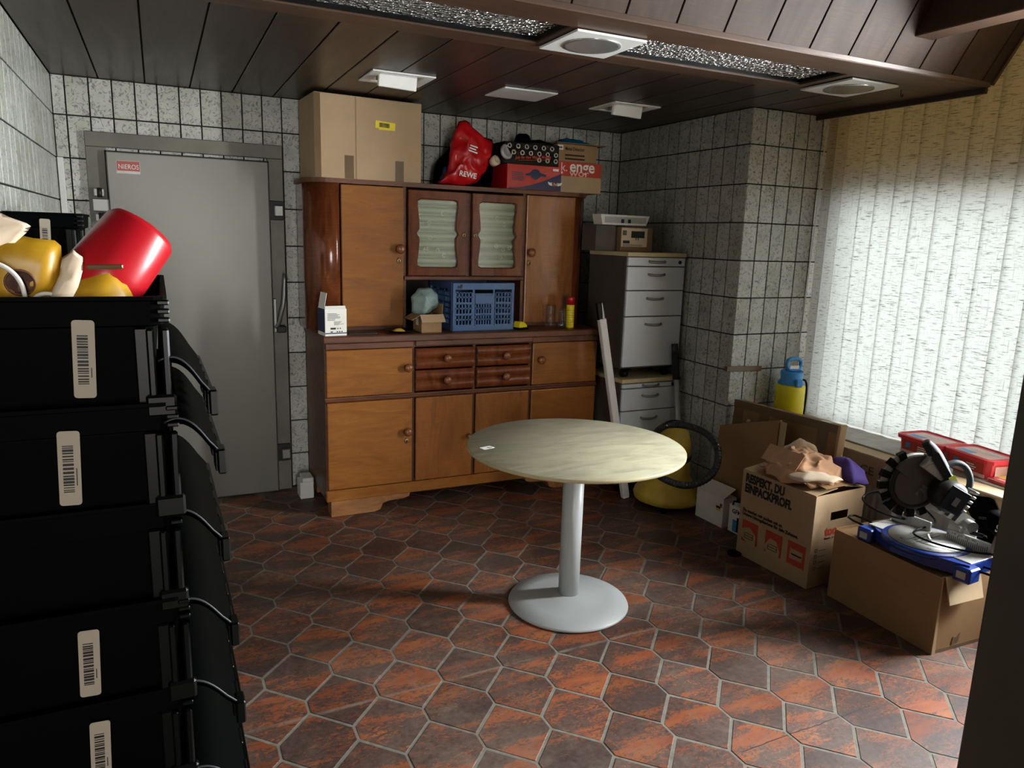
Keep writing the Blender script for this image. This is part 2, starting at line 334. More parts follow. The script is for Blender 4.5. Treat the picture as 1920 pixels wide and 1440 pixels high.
# ------------------------------------------------------------------ room shell
ZC=2.345; XL=-.449; YB=4.6; XR=3.014; YP=3.296
floor=struct(box('floor','fgrout',None,-.6,3.9,-4.3,4.75,-.12,-.0018))
def hexmesh():
    w,s,h=.2395-.009,.066,.191*2-.07-.009
    b=MB(); a=w/2; pts=[(a,s/2),(0,h/2),(-a,s/2),(-a,-s/2),(0,-h/2),(a,-s/2)]
    rs=[[Vector((x*k,y*k,z)) for x,y in pts] for k,z in((1,-.006),(1,-.0012),(.988,0))]
    b.rings(rs,False,True,smooth=False); me=b.obj('tile','floor_tile'); return me
proto=hexmesh(); hexme=proto.data; D.objects.remove(proto)
far=MB(); cnt=0
for j in range(-9,25):
    for i in range(-7,14):
        x=.853+.2395*i+(.1198 if j%2 else 0); y=2.897-.1955*j
        if x<XL-.02 or x>3.35 or y>YB-.02 or y<-1.9: continue
        if y>1.42 and y>1.1+.0*x and x>-.3+0*y and not(x>3.1):
            if x<.05 and y<1.9: pass
            o=D.objects.new('tile',hexme); COL.objects.link(o); o.parent=floor; o.location=(x,y,random.uniform(-.0008,.0006)); o.rotation_euler=(random.uniform(-.004,.004),random.uniform(-.004,.004),0); cnt+=1
        else:
            t=bmesh.new(); t.from_mesh(hexme); t.transform(Matrix.Translation((x,y,0))); far.add(t)
tag(far.obj('tile_remainder','floor_tile',floor),kind='stuff')
TM={}
def tilemesh(w,h):
    k=(round(w,4),round(h,4))
    if k not in TM:
        b=MB(); a=w/2-.0033; c=h/2-.0033
        b.rings([[Vector((sx_*(a-d),y,sz_*(c-d))) for sx_,sz_ in((-1,-1),(1,-1),(1,1),(-1,1))] for d,y in((0,.008),(0,.0015),(.0015,0))],False,True,smooth=False)
        o=b.obj('tile','tile'); TM[k]=o.data; D.objects.remove(o)
    return TM[k]
ROWS=[(2.15,ZC)]+[(2.15-.2145*(k+1),2.15-.2145*k) for k in range(10)]
def tiles(wall,span,pos,rz,single):
    rest=MB()
    for x0,x1 in span:
        for z0,z1 in ROWS:
            z0=max(z0,0); me=tilemesh(x1-x0,z1-z0); c=(x0+x1)/2; zc=(z0+z1)/2; p=pos(c,zc)
            if single(c,zc):
                o=D.objects.new('tile',me); COL.objects.link(o); o.parent=wall; o.location=p; o.rotation_euler=(random.uniform(-.002,.002),0,rz+random.uniform(-.003,.003))
            else:
                t=bmesh.new(); t.from_mesh(me); t.transform(Matrix.Translation(p)@Matrix.Rotation(rz,4,'Z')); rest.add(t)
    if len(rest.bm.faces): tag(rest.obj('tile_remainder','tile',wall),kind='stuff')
    else: rest.bm.free()
def cols(a,b,start,step=.1075):
    xs=[a]; k=start
    while k<=a+.004: k+=step
    while k<b-.004: xs.append(k); k+=step
    xs.append(b); return list(zip(xs[:-1],xs[1:]))
wb=struct(box('wall_back','grout',None,-.6,XR+.1,YB+.006,4.75,0,3.05))
tiles(wb,cols(XL,XR,-.388),lambda c,z:(c,YB,z),0,lambda c,z:not((-.3<c<.66 and z<2.0)) and ((c<.79) or (c<2.56 and z>1.85) or (c>=2.56 and z>1.5)) and not(c<-.2 and z<1.2))
wr=struct(box('wall_right','grout',None,XR+.006,3.9,YP+.006,4.75,0,3.05))
tiles(wr,cols(YP,YB,YP),lambda c,z:(XR,c,z),-PI/2,lambda c,z:c<3.75 or z>1.4)
tiles(wr,cols(XR,3.66,XR),lambda c,z:(c,YP,z),0,lambda c,z:z>.6)
wlft=struct(box('wall_left','grout',None,-.6,XL-.006,-4.3,4.75,0,3.05))
tiles(wlft,cols(2.0,YB,YB-.1075*24),lambda c,z:(XL,c,z),PI/2,lambda c,z:z>1.4 and c>2.9)
b=MB()
for a in((3.68,3.86,1.62,YP+.02,2.92,3.05),(3.68,3.86,3.2,YP+.02,.5,2.93),(3.68,3.86,1.6,1.76,.0,2.93),(3.33,3.86,1.62,YP+.02,0,.555),(3.68,3.86,-4.3,1.2,0,3.05),(3.68,3.86,1.19,1.61,2.72,3.05)): b.box(*a)
struct(b.obj('wall_window','ochre'))  # ochre colour chosen to bounce warm light onto the blind
struct(box('trim_1','sill',None,3.3,3.7,1.64,YP,.557,.582,bev=.004))
struct(box('wall_front','jamb',None,1.612,3.86,.72,.9,0,3.05,bev=.006))
struct(box('wall_behind','dim',None,-.6,3.86,-4.3,-4.1,0,3.05))
# window and shop door glazing
w=D.objects.new('window_1',None); COL.objects.link(w); struct(w); w.location=(3.76,2.48,.58)
b=MB()
for a in((-.03,.03,-.72,.72,0,.06),(-.03,.03,-.72,.72,1.34,1.4),(-.03,.03,-.72,-.66,0,1.4),(-.03,.03,.66,.72,0,1.4)): b.box(*a,bev=.004)
b.obj('window_frame','jambfr',w); box('glass','glass',w,-.004,.004,-.66,.66,.06,1.34); box('blind_tint_panel','blindtint',w,-.05,-.046,-.72,.72,1.36,2.34)  # unseen translucent panel added behind the blind to tint its upper part tan
w=D.objects.new('door_2',None); COL.objects.link(w); struct(w); w.location=(3.76,1.4,0)
b=MB()
for a in((-.025,.025,-.20,.20,2.66,2.72),(-.025,.025,-.20,.20,0,.06),(-.025,.025,-.20,.20,.68,.76),(-.025,.025,-.20,-.18,0,2.72),(-.025,.025,.18,.20,0,2.72)): b.box(*a,bev=.004)
b.obj('door_frame','jambfr',w); box('light_block_panel','jambfr',w,-.012,.012,-.18,.18,.06,.68); box('glass','glass',w,-.004,.004,-.18,.18,.76,2.66)  # unseen lower door part made solid to keep daylight off the near floor
struct(box('ground','outer',None,3.86,16,-8,12,-.2,-.12))
# ceiling: boards, border with lights, raking boards
ce=struct(box('ceiling','gap',None,-.6,3.9,-4.3,4.75,3.05,3.2))
tag(box('soffit_back','gap',ce,-.6,3.5,2.86,4.75,ZC+.012,ZC+.03))
xs=[XL]+[-.232+.2186*k for k in range(17)]+[3.498]
for a,c in zip(xs[:-1],xs[1:]): MB().box(a+.0035,c-.0035,2.862,YB,ZC,ZC+.012,bev=.002).obj('plank','plank',ce)
b=MB()
for a in((XL,3.5,2.30,2.468),(XL,3.5,2.742,2.858),(XL,.10,2.468,2.742),(1.378,1.712,2.468,2.742),(2.772,3.5,2.468,2.742)): b.box(a[0],a[1],a[2],a[3],ZC-.002,ZC+.016)
b.obj('border_board','trimwood',ce)
b=MB().box(XL,3.5,2.296,2.318,ZC-.004,ZC+.02,bev=.004); b.obj('edge_strip','trimwood',ce)
dy,dz=-.39,.66; L=math.hypot(dy,dz)
Msl=frame((0,2.30,ZC+.012),(1,0,0),(0,dy,dz))
xs=[XL+.0]+[-.443+.2153*k for k in range(1,19)]+[3.5]
xs=[x for x in xs if x<=3.5]
for a,c in zip(xs[:-1],xs[1:]):
    if c-a>.02: MB().box(a+.003,c-.003,0,L,-.012,0,bev=.002,M=Msl).obj('plank','slope',ce)
MB().box(XL,3.5,0,L,-.03,-.014,M=Msl).obj('backing_board','gap',ce)
MB().box(3.495,3.512,-.004,L,-.03,.012,M=Msl).obj('end_strip','trimwood',ce)
struct(MB().box(2.87,2.986,.9,2.27,2.462,2.60,bev=.004).obj('beam','trimwood'))
struct(MB().box(3.488,3.505,2.31,3.39,2.315,2.37,bev=.003).obj('trim_2','plank'))
# fluorescent troughs
for k,(a,c,lab) in enumerate(((.10,1.378,'left recessed ceiling light trough with crinkled prismatic cover, cut by the top edge'),(1.712,2.772,'recessed ceiling light trough with crinkled prismatic cover between two square spotlights'))):
    t=thing('trough_light',lab,'ceiling light',((a+c)/2,2.605,ZC+.05),group='recessed trough lights'); h=(c-a)/2
    b=MB()
    for q in((-h,h,-.137,-.125,-.045,.02),(-h,h,.125,.137,-.045,.02),(-h,-h+.012,-.125,.125,-.045,.02),(h-.012,h,-.125,.125,-.045,.02)): b.box(*q)
    b.obj('housing','black2',t); box('diffuser','prism',t,-h+.012,h-.012,-.125,.125,-.03,-.02)
def spot(cx,cy,s,lab):
    t=thing('square_spotlight',lab,'ceiling light',(cx,cy,ZC-.006),group='square spotlights in the border')
    b=MB(); n=32; h=s/2; r=.095
    ci=[Vector((r*math.cos(2*PI*k/n),r*math.sin(2*PI*k/n),0)) for k in range(n)]
    def sq(v): q=h/max(abs(v.x),abs(v.y)); return Vector((v.x*q,v.y*q,0))
    b.rings([[sq(v) for v in ci],[sq(v)+Vector((0,0,-.008)) for v in ci],[v+Vector((0,0,-.008)) for v in ci],[v*.96+Vector((0,0,.002)) for v in ci]],False,False,smooth=False); b.obj('trim_plate','white',t,recalc=True)
    b=MB(); prof=[(.1,-.012),(.112,-.012),(.112,-.006),(.09,-.006),(.086,.0),(.06,.05),(.02,.06)]
    b.lathe(prof); b.obj('reflector','lampin',t)
    return t
spot(1.553,2.612,.30,'square white spotlight with open silver reflector at the middle of the ceiling border'); spot(2.975,2.635,.30,'square white spotlight nearest the window blind')
def panel_light(x0,x1,y0,y1,open_,lab):
    t=thing('panel_light',lab,'ceiling light',((x0+x1)/2,(y0+y1)/2,ZC-.001),group='small rectangular ceiling lights'); a=(x1-x0)/2; c=(y1-y0)/2
    if open_:
        b=MB()
        for q in((-a,a,-c,-c+.03),(-a,a,c-.03,c),(-a,-a+.05,-c+.03,c-.03),(a-.05,a,-c+.03,c-.03)): b.box(q[0],q[1],q[2],q[3],-.008,0,bev=.002)
        b.obj('frame','white',t); box('recess','lampin',t,-a+.05,a-.05,-c+.03,c-.03,-.003,-.001)
        Mx=Matrix.Translation((-.01,-.045,-.012))@Matrix.Rotation(R(2),4,'Y')@Matrix.Rotation(R(8),4,'X')
        MB().box(-.095,.095,-.012,.012,-.046,.016,bev=.003,M=Mx).obj('hanging_cover','white',t)
        MB().tube([(-.09,.03,0),(-.1,.0,-.02),(-.1,-.03,-.02)],.003,6).obj('spring_clip','chrome',t)
    else: box('cover','white',t,-a,a,-c,c,-.008,0,bev=.003)
panel_light(.945,1.255,3.55,3.825,True,'open ceiling light with tilted white cover above the big carton')
panel_light(1.625,1.932,3.565,3.825,False,'flush blank white ceiling panel between the two open lights')
panel_light(2.295,2.60,3.58,3.86,True,'open ceiling light with tilted white cover nearest the tiled pillar')
tag(MB().tube([(0,0,0),(0,0,-.02),(.006,0,-.034),(.014,0,-.03),(.016,0,-.02)],.0022,6,smooth_path=1).obj('ceiling_hook','darkmetal'),'small dark metal hook screwed into the ceiling border by the blind','hook').location=(3.24,2.56,ZC)
# blinds
bl=thing('vertical_blind','cream woven vertical blind hanging in front of the shop window','blind',(3.58,2.5,2.95))
ed=[3.272,3.208,3.128,3.005,2.902,2.79,2.672,2.54,2.412,2.288]
while ed[-1]>1.74: ed.append(ed[-1]-.1245)
for k,(a,c) in enumerate(zip(ed[:-1],ed[1:])):
    wd=(a-c)+.006; ang=R(6) if k>2 else R(4)
    def sl(u,v,wd=wd,ang=ang,a=a):
        s_=-(u)*wd; return Vector((math.sin(ang)*(u-.5)*wd*1.5-.006*(1-(2*u-1)**2)+.004*noise.noise(Vector((k,v*2,0))),a-2.5+s_*math.cos(ang),-v*2.36))
    MB().sheet(sl,6,8).obj('slat','blind',bl,recalc=False)
box('headrail','white',bl,-.03,.03,1.72-2.5,3.28-2.5,.0,.05,bev=.003)
for yy in(3.262,3.254):
    MB().tube([(-.02,yy-2.5,0),(-.03,yy-2.5+.01,-.9),(-.06,yy-2.5+.0,-1.6),(-.12,yy-2.5-.03,-2.2)],.0018,5,smooth_path=2).obj('cord','white',bl)

# ------------------------------------------------------------------ cold room door
d=D.objects.new('door_1',None); COL.objects.link(d); struct(d); d.location=(.19,YB,0)
b=MB()
for a in((-.505,.49,2.0,2.076),(-.505,-.41,0,2.0),(.405,.49,0,2.0)): b.box(a[0],a[1],-.03,0,a[2],a[3],bev=.003)
b.obj('door_frame','steel',d)
box('door_leaf','leaf',d,-.411,.406,-.066,-.002,.006,1.978,bev=.006)
box('gasket','black',d,-.417,.412,-.034,-.03,.0,1.984)
n=patch('nameplate','plate',d,(-.362,-.0665,1.882),(1,0,0),(0,0,1),.108,.05,.002); patch('plate_base','chrome',d,(-.364,-.0662,1.868),(1,0,0),(0,0,1),.112,.066,.001)
text('lettering','NIEROS','white',d,(-.356,-.069,1.892),(1,0,0),(0,0,1),.034,sx=.85)
for z in(1.70,.22):
    b=MB().box(-.49,-.412,-.072,-.03,z-.035,z+.035,bev=.006).box(-.48,-.43,-.05,-.028,z+.045,z+.085,bev=.003).box(-.48,-.43,-.05,-.028,z-.085,z-.045,bev=.003); h=b.obj('hinge','chrome',d)
    b=MB().cyl((-.452,-.062,z+.04),(-.452,-.062,z+.088),.012).cyl((-.452,-.062,z-.088),(-.452,-.062,z-.04),.012); b.obj('hinge_pin','darkmetal',h)
for z in(1.71,.245):
    b=MB().box(.405,.485,-.04,-.028,z-.055,z+.055,bev=.003); h=b.obj('latch_plate','darkmetal',d); MB().box(.43,.482,-.075,-.035,z-.035,z+.03,bev=.006).obj('latch_block','chrome',h)
h=MB().box(.408,.425,-.075,-.06,1.0,1.2,bev=.003).obj('handle_plate','chrome',d)
MB().tube([(.418,-.08,1.03),(.435,-.1,1.06),(.445,-.115,1.12),(.462,-.12,1.18),(.47,-.12,1.35)],lambda t:.012 if t<.8 else .009,10,smooth_path=1).obj('lever','chrome',h)
MB().box(.42,.475,-.1,-.03,1.0,1.04,bev=.005).obj('handle_base','darkmetal',h)
tag(box('cable_duct','white',None,-.445,-.418,YB-.03,YB,.9,1.935,bev=.002),'white plastic cable duct running down the corner beside the cold room door','duct')
# ------------------------------------------------------------------ pedestal table
t=thing('round_table','round beige pedestal table with pale grey column and disc foot','table',(1.57,2.615,0))
MB().lathe([(.0,.718),(.462,.718),(.465,.721),(.465,.732),(.462,.735),(0,.7351)],72).obj('tabletop','table',t)
MB().lathe([(.4648,.7195),(.4668,.7205),(.4668,.7325),(.4648,.7335)],72).obj('edge_band','edge',t)
MB().cyl((0,0,.03),(0,0,.712),.046,n=36).obj('column','tgrey',t,True)
MB().lathe([(0,.002),(.262,.002),(.268,.008),(.264,.016),(.18,.03),(.08,.046),(.05,.052),(0,.052)],64).obj('foot_disc','tgrey',t,True)
MB().box(-.14,.14,-.14,.14,.706,.718,bev=.004).obj('mounting_plate','tgrey',t)
patch('sticker','paper',t,(-.40,.06,.7353),(1,.25,0),(-.25,1,0),.055,.035); textlines(t,(-.375,.068,.736),(1,.25,0),(-.25,1,0),.02,.02,3)

# ------------------------------------------------------------------ kitchen dresser
dr=thing('kitchen_dresser','large brown wooden kitchen dresser with rounded upper corners and glass doors','cabinet',(1.656,4.0,0))
OX=1.656
def X(v): return v-OX
# lower body (local y: 0 = front, + = back)
b=MB()
for a in((.786,.806,.012,.56,.09,1.0),(2.506,2.526,.012,.56,.09,1.0),(.806,2.506,.5,.52,.09,1.0),(.806,2.506,.02,.5,.155,.17),(1.283,1.301,.012,.5,.17,1.0),(1.664,1.682,.014,.5,.17,1.0),(2.039,2.057,.012,.5,.17,1.0),(.806,2.506,.02,.5,.672,.69)): b.box(X(a[0]),X(a[1]),*a[2:])
b.obj('lower_carcass','w_edge',dr)
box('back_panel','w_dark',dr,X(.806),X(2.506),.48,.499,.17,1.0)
MB().box(X(.782),X(2.530),-.004,.03,.09,.156,bev=.004).obj('base_rail','w_orange',dr)
MB().prism([(.0,0),(.25,0),(.285,.01),(.30,.045),(.33,.055),(.43,.06),(.46,.07),(.465,.09),(0,.09)],(X(.808),.0,0),(1,0,0),(0,0,1),(0,.10,0)).obj('foot','w_pale',dr)
MB().prism([(.0,0),(-.25,0),(-.285,.01),(-.30,.045),(-.33,.055),(-.43,.06),(-.46,.07),(-.465,.09),(0,.09)],(X(2.504),.0,0),(1,0,0),(0,0,1),(0,.10,0)).obj('foot','w_pale',dr)
for x in(.81,2.45): MB().box(X(x),X(x+.06),.44,.52,0,.09).obj('foot','w_pale',dr)
def knob(par,x,y,z,r=.026):
    Mk=Matrix.Rotation(PI/2,4,'X')
    MB().lathe([(.55*r,0),(.5*r,.008),(.45*r,.014),(.8*r,.02),(r,.029),(.85*r,.037),(.4*r,.042),(0,.0425)],18,(x,y,z),Mk).obj('knob','knob',par,True)
def key(par,x,y,z):
    b=MB().lathe([(.0,0),(.013,0),(.013,.003),(.009,.005),(0,.005)],16,(x,y,z),Matrix.Diagonal((1,1,1.25,1))@Matrix.Rotation(PI/2,4,'X')); e=b.obj('escutcheon','brass',par,True)
    MB().box(x-.0025,x+.0025,y-.007,y-.003,z-.008,z+.004).obj('keyhole','black',e)
def door(name,mat,x0,x1,z0,z1,y=.0,t=.022):
    return MB().box(X(x0),X(x1),y-t+.014,y+.014,z0,z1,bev=.006,seg=2).obj(name,mat,dr)
for x0,x1,mt in((.793,1.283,'w_orange'),(1.304,1.663,'w_orange2'),(1.683,2.039,'w_orange2'),(2.058,2.524,'w_orange')): 
    q=door('door',mt,x0,x1,.161,.666)
    if x0<1: knob(q,X(1.25),-.008,.471); key(q,X(1.248),-.008,.414)
    elif x0<1.5: knob(q,X(1.633),-.008,.413,.017)
q=door('door','w_orange',.793,1.283,.698,.962); knob(q,X(1.253),-.008,.85)
q=door('door','w_orange',2.058,2.524,.698,.962); knob(q,X(2.109),-.008,.857)
def drawer(x0,x1,z0,z1,kx):
    prof=[]
    for i in range(25):
        tt=i/24; zz=z0+(z1-z0)*tt; y=-.004-.016*abs(math.sin(PI*2*tt))**.8*(1 if 0<tt<1 else 0)
        prof.append((y,zz))
    b=MB(); b.prism([(.03,z0)]+prof+[(.03,z1)],(X(x0),0,0),(0,1,0),(0,0,1),(x1-x0,0,0)); q=b.obj('drawer','w_red',dr); knob(q,X(kx),-.008,(z0+z1)/2,.026)
for z0,z1 in((.706,.826),(.836,.955)):
    drawer(1.303,1.663,z0,z1,1.49); drawer(1.684,2.037,z0,z1,1.87)
b=MB().prism([(.02,0),(-.006,0),(-.014,.008),(-.008,.016),(-.002,.018),(-.002,.026),(.02,.026)],(X(.784),0,.669),(0,1,0),(0,0,1),(1.744,0,0)); b.obj('moulding','w_edge',dr)
MB().box(X(.776),X(2.536),-.022,.57,1.0,1.04,bev=.006).obj('worktop','w_edge',dr)
MB().box(X(.79),X(2.522),-.012,.02,.966,1.0,bev=.003).obj('apron','w_edge',dr); MB().box(X(1.296),X(2.05),-.026,-.01,.972,1.004,bev=.004).obj('apron_strip','w_edge',dr)
# upper body: front plane at y=.22
UF=.222; UB=.56; UX0,UX1=.752,2.566
def column(x0,x1,sgn):
    n=14; cr=.15; pts=[]
    if sgn<0: cx=x0+cr; pts=[(x1,UB),(x0,UB)]+[(cx-cr*math.cos(PI/2*i/n),UF+cr-cr*math.sin(PI/2*i/n)) for i in range(n+1)]+[(x1,UF)]
    else: cx=x1-cr; pts=[(x0,UF)]+[(cx+cr*math.sin(PI/2*i/n),UF+cr-cr*math.cos(PI/2*i/n)) for i in range(n+1)]+[(x1,UB),(x0,UB)]
    o=MB().prism([(X(a),c) for a,c in pts],(0,0,1.04),(1,0,0),(0,1,0),(0,0,.825)).obj('rounded_side','w_red',dr)
    for p in o.data.polygons: p.use_smooth=abs(p.normal.z)<.5 and p.area<.03
column(UX0,.93,-1); column(2.445,UX1,1)
b=MB()
for a in((.93,1.30,UF+.02,UB,1.04,1.06),(2.09,2.445,UF+.02,UB,1.04,1.06),(1.296,1.316,UF+.004,UB,1.04,1.865),(2.072,2.092,UF+.004,UB,1.04,1.865),(1.316,2.072,UF+.004,UB,1.332,1.352),(.93,2.445,UB-.02,UB,1.04,1.865),(1.694,1.722,UF+.01,UF+.05,1.352,1.85)): b.box(X(a[0]),X(a[1]),*a[2:])
b.obj('upper_carcass','w_edge',dr)
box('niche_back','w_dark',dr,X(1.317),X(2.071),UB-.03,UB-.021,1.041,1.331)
MB().box(X(1.30),X(2.088),UF-.014,UF+.012,1.332,1.356,bev=.004).obj('niche_rail','w_edge',dr)
n=10; cr=.16
def rr(x0,x1,y0,y1,cr):
    return [(X(x1),y1),(X(x0),y1)]+[(X(x0)+cr-cr*math.cos(PI/2*i/n),y0+cr-cr*math.sin(PI/2*i/n)) for i in range(n+1)]+[(X(x1)-cr+cr*math.sin(PI/2*i/n),y0+cr-cr*math.cos(PI/2*i/n)) for i in range(n+1)]
MB().prism(rr(UX0-.012,UX1+.012,UF-.02,UB+.005,cr),(0,0,1.865),(1,0,0),(0,1,0),(0,0,.024)).obj('top_board','w_edge',dr)
q=MB().box(X(.935),X(1.296),UF-.012,UF+.012,1.062,1.86,bev=.005,seg=2).obj('door','w_orange',dr); knob(q,X(1.270),UF-.012,1.512,.028); key(q,X(1.268),UF-.012,1.445)
q=MB().box(X(2.094),X(2.441),UF-.012,UF+.012,1.062,1.86,bev=.005,seg=2).obj('door','w_orange2',dr); knob(q,X(2.125),UF-.012,1.508,.028); key(q,X(2.118),UF-.012,1.444)
def glassdoor(x0,x1,kx):
    z0,z1=1.358,1.852; cx=X((x0+x1)/2); cz=1.605; hw=(x1-x0)/2; hz=(z1-z0)/2; n=96
    inn=[]
    def inner(a):   # wavy pane outline
        ca,sa=math.cos(a),math.sin(a); k=1/max(abs(ca)/.130,abs(sa)/.195); x,z=ca*k,sa*k
        # bracket-shaped sides: bulge at the corners and the middle
        tt=z/.195; side=abs(ca)/.130>=abs(sa)/.195
        if side: x*=(.855+.145*abs(tt)**1.8+.13*math.exp(-(tt/.09)**2))
        if not side and abs(x)>.105: z*=1-.10*((abs(x)-.105)/.025)**2
        if side and abs(tt)>.85: x*=1-.12*((abs(tt)-.85)/.15)**2
        return Vector((cx+x,0,cz+z))
    angs=[2*PI*(k+.5)/n for k in range(n)]
    I=[inner(a) for a in angs]; O=[]
    for a in angs:
        ca,sa=math.cos(a),math.sin(a); k=1/max(abs(ca)/hw,abs(sa)/hz); O.append(Vector((cx+ca*k,0,cz+sa*k)))
    for c in((1,1),(1,-1),(-1,1),(-1,-1)):
        p=Vector((cx+c[0]*hw,0,cz+c[1]*hz)); j=min(range(n),key=lambda k:(O[k]-p).length); O[j]=p
    yf=UF-.016; Y=lambda P,y,s=1:[Vector((cx+(p.x-cx)*s,y,cz+(p.z-cz)*s)) for p in P]
    fr=MB().rings([Y(I,yf+.03),Y(I,yf+.006),Y(I,yf,1.03),Y(O,yf,.985),Y(O,yf+.004),Y(O,yf+.03)],False,False,closed=True,smooth=False).obj('glass_door','w_red',dr)
    MB().box(cx-.145,cx+.145,yf+.012,yf+.016,cz-.21,cz+.21).obj('glass_pane','glass',fr)
    def cur(u,v):
        z=cz+.21-.42*v; return Vector((cx-.148+.296*u,yf+.062-.036*abs(math.sin(PI*8.5*v))**.7+.002*noise.noise(Vector((u*4,v*7,x0))),z))
    MB().sheet(cur,8,126).obj('curtain','curtain',fr,recalc=False)
    b=MB(); rnd=random.Random(int(x0*10))
    for _ in range(7):
        fx=cx+rnd.uniform(-.10,.10); fz=cz+rnd.uniform(-.17,.17)
        for k in range(6):
            a=2*PI*k/6; b.lathe([(.0,0),(.0045,0),(.0045,.001),(0,.001)],6,(fx+.009*math.cos(a),yf+.026,fz+.011*math.sin(a)),Matrix.Rotation(PI/2,4,'X'))
    tag(b.obj('embroidery','thread',fr),kind='stuff')
    key(fr,X(kx),yf,1.602)
glassdoor(1.324,1.690,1.672); glassdoor(1.726,2.066,1.745)
tag(MB().box(-.04,.04,-.06,.06,0,.105,bev=.004).box(-.025,.04,-.06,.06,.105,.13,bev=.004).obj('plinth_block','white',None),'white offcut block on the floor against the left side of the dresser','block').location=(.735,4.41,0)

# ------------------------------------------------------------------ things on top of the dresser
TOP=1.889
t=thing('moving_carton','big tan cardboard carton with a yellow barcode label on the dresser top, touching the ceiling','box',(.793,4.19,TOP),R(3.5))
MB().box(0,.615,0,.34,0,.44,bev=.003).obj('body','card',t)
box('seam','card2',t,.226,.232,-.0012,0,.002,.438)
for x,hh in((.165,.125),(.458,.115)): MB().box(x,x+.05,-.0015,0,.002,hh).obj('tape_strip','tape',t)
MB().box(.0,.034,-.0012,0,.0,.436).obj('corner_tape','tape',t)
q=patch('barcode_label','yprint',t,(.34,-.0012,.285),(1,0,-.06),(.06,0,1),.115,.04); patch('label_overlap','yprint',t,(.36,-.0016,.277),(1,0,.01),(0,0,1),.095,.028); barcode(t,(.362,-.0026,.291),(1,0,-.04),(0,0,1),.06,.024,seed=3)
t=thing('shopping_bag','crumpled red plastic shopping bag standing on the dresser top','bag',(1.68,4.26,TOP))
MB().lump([(-.03,.385),(.06,.345),(.20,.275),(.19,.20),(.145,.10),(.08,.01),(-.02,.0),(-.17,.005),(-.10,.06),(-.085,.16),(-.07,.26)],(0,0,0),(1,0,0),(0,0,1),(0,-1,0),.07,.05,.022,17,2,12,3).obj('bag_film','redbag',t)
text('lettering','REWE','paper',t,(-.055,-.076,.058),(1,0,-.12),(.12,-.1,1),.042,bold=.001); textlines(t,(.0,-.086,.2),(1,0,-.25),(.25,-.1,1),.085,.045,3,'paper',4)
t=thing('backpack','dark backpack leaning behind the red shopping bag','bag',(1.80,4.42,TOP))
MB().lump([(-.26,.0),(-.22,.14),(-.12,.28),(.02,.30),(.16,.27),(.20,.16),(.17,0)],(0,0,0),(1,0,0),(0,0,1),(0,-1,0),.1,.08,.02,8,5).obj('body','black',t)
MB().tube([(.12,-.05,.27),(.19,-.09,.26),(.21,-.1,.18),(.17,-.11,.14)],.008,6,smooth_path=2).obj('strap','rubber',t)
MB().lump([(-.1,.0),(-.06,.10),(.04,.12),(.06,.02)],(-.16,-.09,.01),(1,0,0),(0,0,1),(0,-1,0),.03,.02,.012,20,9,4).obj('pocket','navy',t)
t=thing('tape_roll','small pale yellow roll tucked beside the red shopping bag','roll',(1.875,4.235,TOP+.16)); 
MB().lathe([(.012,-.02),(.03,-.02),(.03,.02),(.012,.02),(.012,-.02)],20,M=Matrix.Rotation(R(70),4,'X')@Matrix.Rotation(R(20),4,'Y')).obj('roll','cream',t)
t=thing('grey_disc','grey round plastic lid leaning beside the black patterned box','lid',(1.93,4.18,TOP+.215))
MB().lathe([(0,-.012),(.04,-.012),(.046,-.004),(.046,.006),(.03,.012),(.028,.008),(0,.008)],28,M=Matrix.Rotation(R(82),4,'X')@Matrix.Rotation(R(12),4,'Y')).obj('disc','alu',t)
t=thing('shoe_box','red and navy shoe box with a winged logo on the dresser top','box',(1.925,4.155,TOP))
w_,d_,h_=.37,.25,.145
MB().box(0,w_,0,d_,0,h_,bev=.002).obj('body','red',t)
sw=[(0,.0),(w_,0),(w_,.105)]+[(w_-.36*u,.105-.10*math.sin(u*PI/2)) for u in[i/10 for i in range(1,11)]]
MB().prism(sw,(0,-.0008,.001),(1,0,0),(0,0,1),(0,.0006,0)).obj('navy_swoosh','navy',t)
sk=[(-.07,0),(-.035,.012),(-.02,.028),(0,.033),(.02,.028),(.035,.01),(.075,.004),(.072,-.01),(.035,-.01),(.018,-.026),(0,-.03),(-.018,-.024),(-.033,-.008),(-.068,-.009)]
MB().prism([(a+.19,c+.09) for a,c in sk],(0,-.0014,0),(1,0,0),(0,0,1),(0,.0005,0)).obj('gripping_hole','navy',t)
patch('label','paper',t,(.31,-.001,.118),(1,0,0),(0,0,1),.04,.014); textlines(t,(.03,-.001,.05),(1,0,0),(0,0,1),.09,.055,5,'navy',5)
text('logo_lettering','TINE','paper',t,(.325,-.0012,.03),(1,0,0),(0,0,1),.028,'CENTER',1.1); 
for s_ in(-1,1):
    MB().prism([(s_*.02,.0),(s_*.05,.012),(s_*.048,.0),(s_*.04,-.008),(s_*.02,-.012)],(.328,-.0012,.042),(1,0,0),(0,0,1),(0,.0005,0)).obj('logo_wing','paper',t)
MB().lathe([(.013,0),(.016,0),(.016,.001),(.013,.001),(.013,0)],20,(.328,-.0008,.04),Matrix.Rotation(PI/2,4,'X')).obj('logo_ring','redprint',t)
t=thing('patterned_box','black box printed with rows of silver coins lying on the red shoe box','box',(1.91,4.175,TOP+.1465))
MB().box(0,.375,0,.24,0,.128,bev=.002).obj('body','black2',t)
dd=[(.035+.058*k+(.029 if r_ else 0),.105-.036*r_) for r_ in range(3) for k in range(6) if not(r_==2 and k<3)]
b=MB()
for x,z in dd: b.lathe([(.0075,0),(.015,0),(.015,.0006),(.0075,.0006),(.0075,0)],14,(x,-.0002,z),Matrix.Rotation(PI/2,4,'X'))
tag(b.obj('coin_print','alu',t),kind='stuff')
